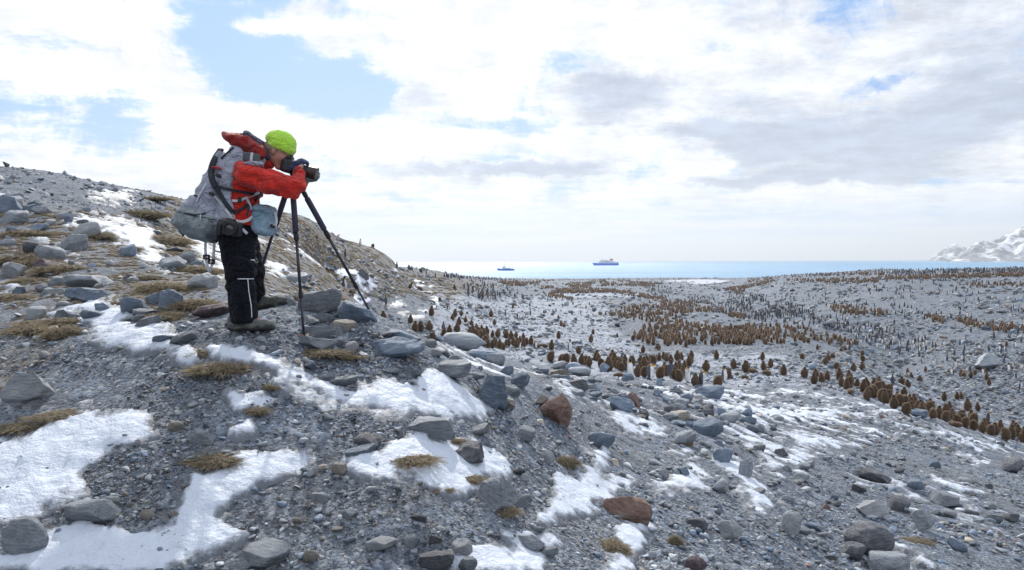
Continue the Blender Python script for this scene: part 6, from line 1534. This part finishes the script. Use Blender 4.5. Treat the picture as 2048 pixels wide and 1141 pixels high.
q = vestpt(470, 432, .02); pk.tube('carabiner', [(q[0]+.010*math.cos(u), q[1], q[2]-.018+.022*math.sin(u)) for u in np.linspace(0, 6.28, 15)], .0035, METAL, seg=6)
for (a, dy_) in (((414,478),-.06), ((431,484),-.04)):
    pk.tube('hanging_strap', spline([L(a[0], a[1], dy_), L(a[0]-1, 500, dy_), L(a[0]-1-(3 if a[0] > 420 else -2), 525, dy_), L(420, 544, -.05)]), 1, LSTRAP, seg=10, flat=(.011, .004, (1,0,0)))
for (x, y, dy_) in ((415,514,-.065),(425,523,-.045)): 
    q = np.array(L(x, y, dy_)); pk.solid('buckle', cut(rbox(q, (.026,.014,.020), .005), rbox(q, (.014,.03,.006), .003), .002), q-.05, q+.05, .0055, PLAST)
# front pouch
PQ = .92
pq = Off('pouch', L(532, 466, -.02)); tag(pq.e, 'blue-grey chest pouch hanging on the front of the harness', 'pouch')
pf = folds(union([rbox(L(531, 440, -.02), (.075,.10,.100), .035, (0, 6, 0)), (rbox(L(534, 455, -.04), (.072,.095,.055), .035, (0, 4, 0)), .03)], .02))
pb = pq.solid('pouch_body', pf, (-.05,-.22,.65), (.34,.2,1.2), .009, BLUEG)
pq.solid('pouch_flap', folds(rbox(L(532, 419, -.03), (.072,.105,.030), .02, (0, 16, 0))), (-.05,-.24,.8), (.34,.2,1.2), .009, BLUEG, pb)
pq.tube('pouch_strap', spline([L(553, 425, -.10), L(556, 442, -.12), L(552, 458, -.13)]), 1, LSTRAP, pb, seg=10, flat=(.009,.004,(1,0,0)))
pq.solid('pouch_buckle', rbox(L(548, 453, -.15), (.020,.012,.012), .004, (0, 30, 0)), np.array(L(548,453,-.15))-.04, np.array(L(548,453,-.15))+.04, .0055, PLAST, pb)
# second camera at the hip
k2 = Off('camera', L(464, 475, -.22)); tag(k2.e, 'second black camera slung at the hip below the grey pack', 'camera')
kc = np.array(L(463, 457, -.21)); kb = k2.solid('camera_body', union([rbox(kc, (.095,.032,.058), .016, (0, 10, 0)), (rbox(kc+v3(.005,0,.055), (.034,.028,.022), .010, (0, 10, 0)), .015), (rbox(kc+v3(-.075,-.012,-.005), (.022,.034,.052), .014, (0, 10, 0)), .01)], .01), kc-.16, kc+.16, .007, PLAST)
def ybarrel(name, segs, c, m, par, th, seg=26):
    bm = bmesh.new(); rings = []
    for (d_, r_) in segs: rings.append([bm.verts.new((c[0]-th.b[0]+r_*math.cos(2*math.pi*k/seg), c[1]-th.b[1]-d_, c[2]-th.b[2]+r_*math.sin(2*math.pi*k/seg))) for k in range(seg)])
    for a, b_ in zip(rings[:-1], rings[1:]):
        for k in range(seg): bm.faces.new([a[k], a[(k+1) % seg], b_[(k+1) % seg], b_[k]])
    bm.faces.new(rings[-1]); bm.faces.new(rings[0][::-1]); bmesh.ops.recalc_face_normals(bm, faces=bm.faces[:]); me = bpy.data.meshes.new(name); bm.to_mesh(me); bm.free(); me.materials.append(m); return mobj(name, me, par)
kc2 = kc+v3(.022,0,-.008)
lb = ybarrel('lens', [(.02,.048),(.05,.048),(.052,.044),(.085,.046),(.09,.047),(.09,.040),(.08,.037)], kc2, PLAST, k2.e, k2)
ybarrel('front_glass', [(.078,.030),(.082,.030),(.085,.02),(.086,.008)], kc2, gm2, lb, k2)
# ------------------------------------------------------------------ ships at anchor
WHITE = simple('ship_white', (.75,.80,.86), .5); HULLB = simple('ship_hull_blue', (.01,.16,.75), .45); REDF = simple('funnel_red', (.60,.06,.06), .5); GLS = simple('ship_windows', (.05,.12,.22), .2); SBLUE = simple('ship_hull_grey_blue', (.02,.15,.55), .5)
def hull(name, L_, W, H, m, par, bowup=.25, rake=.08):
    n = 24; V = []; rows = [0, .35, .7, 1.0]
    for r in rows:
        for i in range(n+1):
            u = i/n; wd = W/2*min(1, (1-u)**.55*1.9)*min(1, .80+u*1.2) if u > .0 else W/2*.8
            wd = W/2*(1-max(0, (u-.62)/.38)**2.0)*(.86+.14*min(1, u*5)); wd *= (.80+.20*r)
            z = H*r*(1+bowup*max(0, (u-.55)/.45)**1.5); x = -L_/2+u*L_+rake*L_*(r-1)*max(0, (u-.7)/.3)
            V += [(x, wd, z), (x, -wd, z)]
    Fq = []; k = 2*(n+1)
    for a in range(3):
        for i in range(n):
            b_ = a*k+2*i; Fq += [[b_, b_+k, b_+k+2, b_+2], [b_+1, b_+3, b_+k+3, b_+k+1]]
        Fq.append([a*k, a*k+1, (a+1)*k+1, (a+1)*k])
    for i in range(n): b_ = 3*k+2*i; Fq.append([b_, b_+1, b_+3, b_+2]); b_ = 2*i; Fq.append([b_, b_+2, b_+3, b_+1])
    me = bpy.data.meshes.new(name); me.from_pydata(V, [], Fq); me.materials.append(m); me.update()
    return mobj(name, me, par)
def bxs(name, boxes, m, par, taper=0):
    """boxes (x0,x1,halfwidth,z0,z1) joined into one part, fronts raked"""
    V, Fq = [], []
    for (x0, x1, w_, z0, z1) in boxes:
        o = len(V); rk = min((z1-z0)*.35, (x1-x0)*.25)
        for (x, z) in ((x0, z0), (x1, z0), (x1-rk, z1), (x0+rk*.2, z1)): V += [(x, -w_, z), (x, w_, z)]
        Fq += [[o+a for a in f] for f in ((0,2,3,1),(2,4,5,3),(4,6,7,5),(6,0,1,7),(0,6,4,2),(1,3,5,7))]
    me = bpy.data.meshes.new(name); me.from_pydata(V, [], Fq); me.materials.append(m); me.update(); return mobj(name, me, par)
def water_at(px, py):
    v = ray(px, py); return CAM+v*(-CAM.z/v.z)
# expedition ship, bow to the left
w1 = water_at(1210.5, 531.3); mp = w1.y/F
s1 = empty('ship', (w1.x, w1.y, 0), math.pi-.06); tag(s1, 'larger cruise ship with dark blue hull, white decks and red funnel', 'ship')
Ls = 53.5*mp; u = Ls/78
hull('hull', Ls, 13*u, 6.3*u, HULLB, s1, .22)
bxs('deckhouse', [(-33*u, 22*u, 6.0*u, 6.3*u, 9.2*u), (-28*u, 19*u, 5.8*u, 9.2*u, 11.9*u), (-20*u, 16.5*u, 5.4*u, 11.9*u, 14.4*u), (-6*u, 14*u, 5.0*u, 14.4*u, 16.4*u)], WHITE, s1)
for z0, z1, x0, x1 in ((7.1,8.3,-31,20),(9.9,11.0,-26,17),(12.6,13.6,-18,14.5)):
    for k in range(int((x1-x0)/3.0)):
        x = x0+3.0*k; bxs('window', [((x)*u, (x+1.9)*u, (6.03 if z0 < 9 else 5.83 if z0 < 12 else 5.43)*u, z0*u, z1*u)], GLS, s1)
fn = bxs('funnel', [(-22*u, -14*u, 2.6*u, 14.4*u, 19.5*u)], REDF, s1)
bxs('mast', [(10*u, 11*u, .5*u, 16.4*u, 22*u), (9*u, 12*u, 2*u, 19*u, 19.6*u)], WHITE, s1); bxs('aft_mast', [(-13.6*u, -12.8*u, .4*u, 14.4*u, 25*u)], SBLUE, s1)
bxs('lifeboat', [(-8*u, 0*u, 6.6*u, 11.2*u, 12.6*u)], simple('lifeboat_orange', (.7,.3,.12), .5), s1); bxs('stern_crane', [(-37*u, -33*u, 1*u, 6.3*u, 9.5*u)], SBLUE, s1)
# small ship
w2 = water_at(1011, 541.6); mp = w2.y/F
s2 = empty('ship', (w2.x, w2.y, 0), math.pi+.05); tag(s2, 'small ship with low dark hull and one tall mast, closer to the beach', 'ship')
Ls = 35.5*mp; u = Ls/25
hull('hull', Ls, 6*u, 2.3*u, SBLUE, s2, .45)
bxs('wheelhouse', [(-8*u, 5*u, 2.3*u, 2.3*u, 3.8*u), (-1*u, 5*u, 2.0*u, 3.8*u, 5.4*u), (.5*u, 3.6*u, 1.6*u, 5.4*u, 6.6*u)], WHITE, s2)
for x in (-6,-4,-2,0,2): bxs('window', [(x*u, (x+1.1)*u, 2.33*u, 2.8*u, 3.4*u)], GLS, s2)
bxs('mast', [(1.2*u, 1.6*u, .18*u, 6.6*u, 12.4*u), (.7*u, 2.1*u, 1*u, 9*u, 9.3*u)], SBLUE, s2); bxs('aft_mast', [(-6.2*u, -5.9*u, .12*u, 3.8*u, 7.4*u)], SBLUE, s2); bxs('stern_gantry', [(-10.5*u, -8.8*u, 1.6*u, 4.2*u, 4.9*u), (-10*u, -9.7*u, 1.4*u, 2.3*u, 4.3*u)], SBLUE, s2)
# birds over the water
BIRD = simple('bird_plumage', (.20,.21,.23), .8)
def bird_mesh(fl):
    V, Fc = nets(union([cone((0,-.20,0),(0,.22,0),.05,.03), (cone((0,-.2,0),(0,-.30,.01),.035,.012),.02), (cone((.03,-.03,.02),(.45,-.06,.02+.18*fl),.05,.04,((0,0,1),.3)),.03), (cone((.45,-.06,.02+.18*fl),(.95,.06,.02+.05*fl),.04,.012,((0,0,1),.3)),.02),
      (cone((-.03,-.03,.02),(-.45,-.06,.02+.18*fl),.05,.04,((0,0,1),.3)),.03), (cone((-.45,-.06,.02+.18*fl),(-.95,.06,.02+.05*fl),.04,.012,((0,0,1),.3)),.02)], .02), (-1.05,-.36,-.12), (1.05,.3,.36), .035)
    return mesh_np('seabird', V, Fc, [BIRD])
bms = [bird_mesh(1.0), bird_mesh(-.3)]
for k, (px, py, d_, lab) in enumerate([(1741,495,420,'seabird gliding low over the bay, lower of a close pair'),(1749,492,430,'seabird gliding low over the bay, upper of a close pair'),(1843,479,480,'seabird alone against the pale cloud beside the mountain'),(1959,463,450,'seabird in front of the snowy mountain\'s shoulder sky'),(1298,510,500,'tiny dark seabird just above the horizon near the cruise ship')]):
    o = mobj('seabird', bms[k % 2]); o.location = P(px, py, d_); o.rotation_euler = (.1, .25-.2*k, .5+.7*k); tag(o, lab, 'seabird', 'seabirds over the bay')
# ------------------------------------------------------------------ sea air
hz = bpy.data.materials.new('sea_air'); hz.use_nodes = True; t = NT(hz.node_tree); o_ = t.n('ShaderNodeOutputMaterial'); pv = t.n('ShaderNodeVolumePrincipled')
t.t.links.new(pv.outputs[0], o_.inputs['Volume']); pv.inputs['Color'].default_value = (.88, .94, 1.0, 1); pv.inputs['Density'].default_value = 8e-5; pv.inputs['Anisotropy'].default_value = .35
bm = bmesh.new(); bmesh.ops.create_cube(bm, size=1); me = bpy.data.meshes.new('haze')
for v in bm.verts: v.co = ((v.co.x+.5)*40000-15000, (v.co.y+.5)*29000-2000, (v.co.z+.5)*760-6)
bm.to_mesh(me); bm.free(); me.materials.append(hz); tag(mobj('haze', me), kind='stuff')
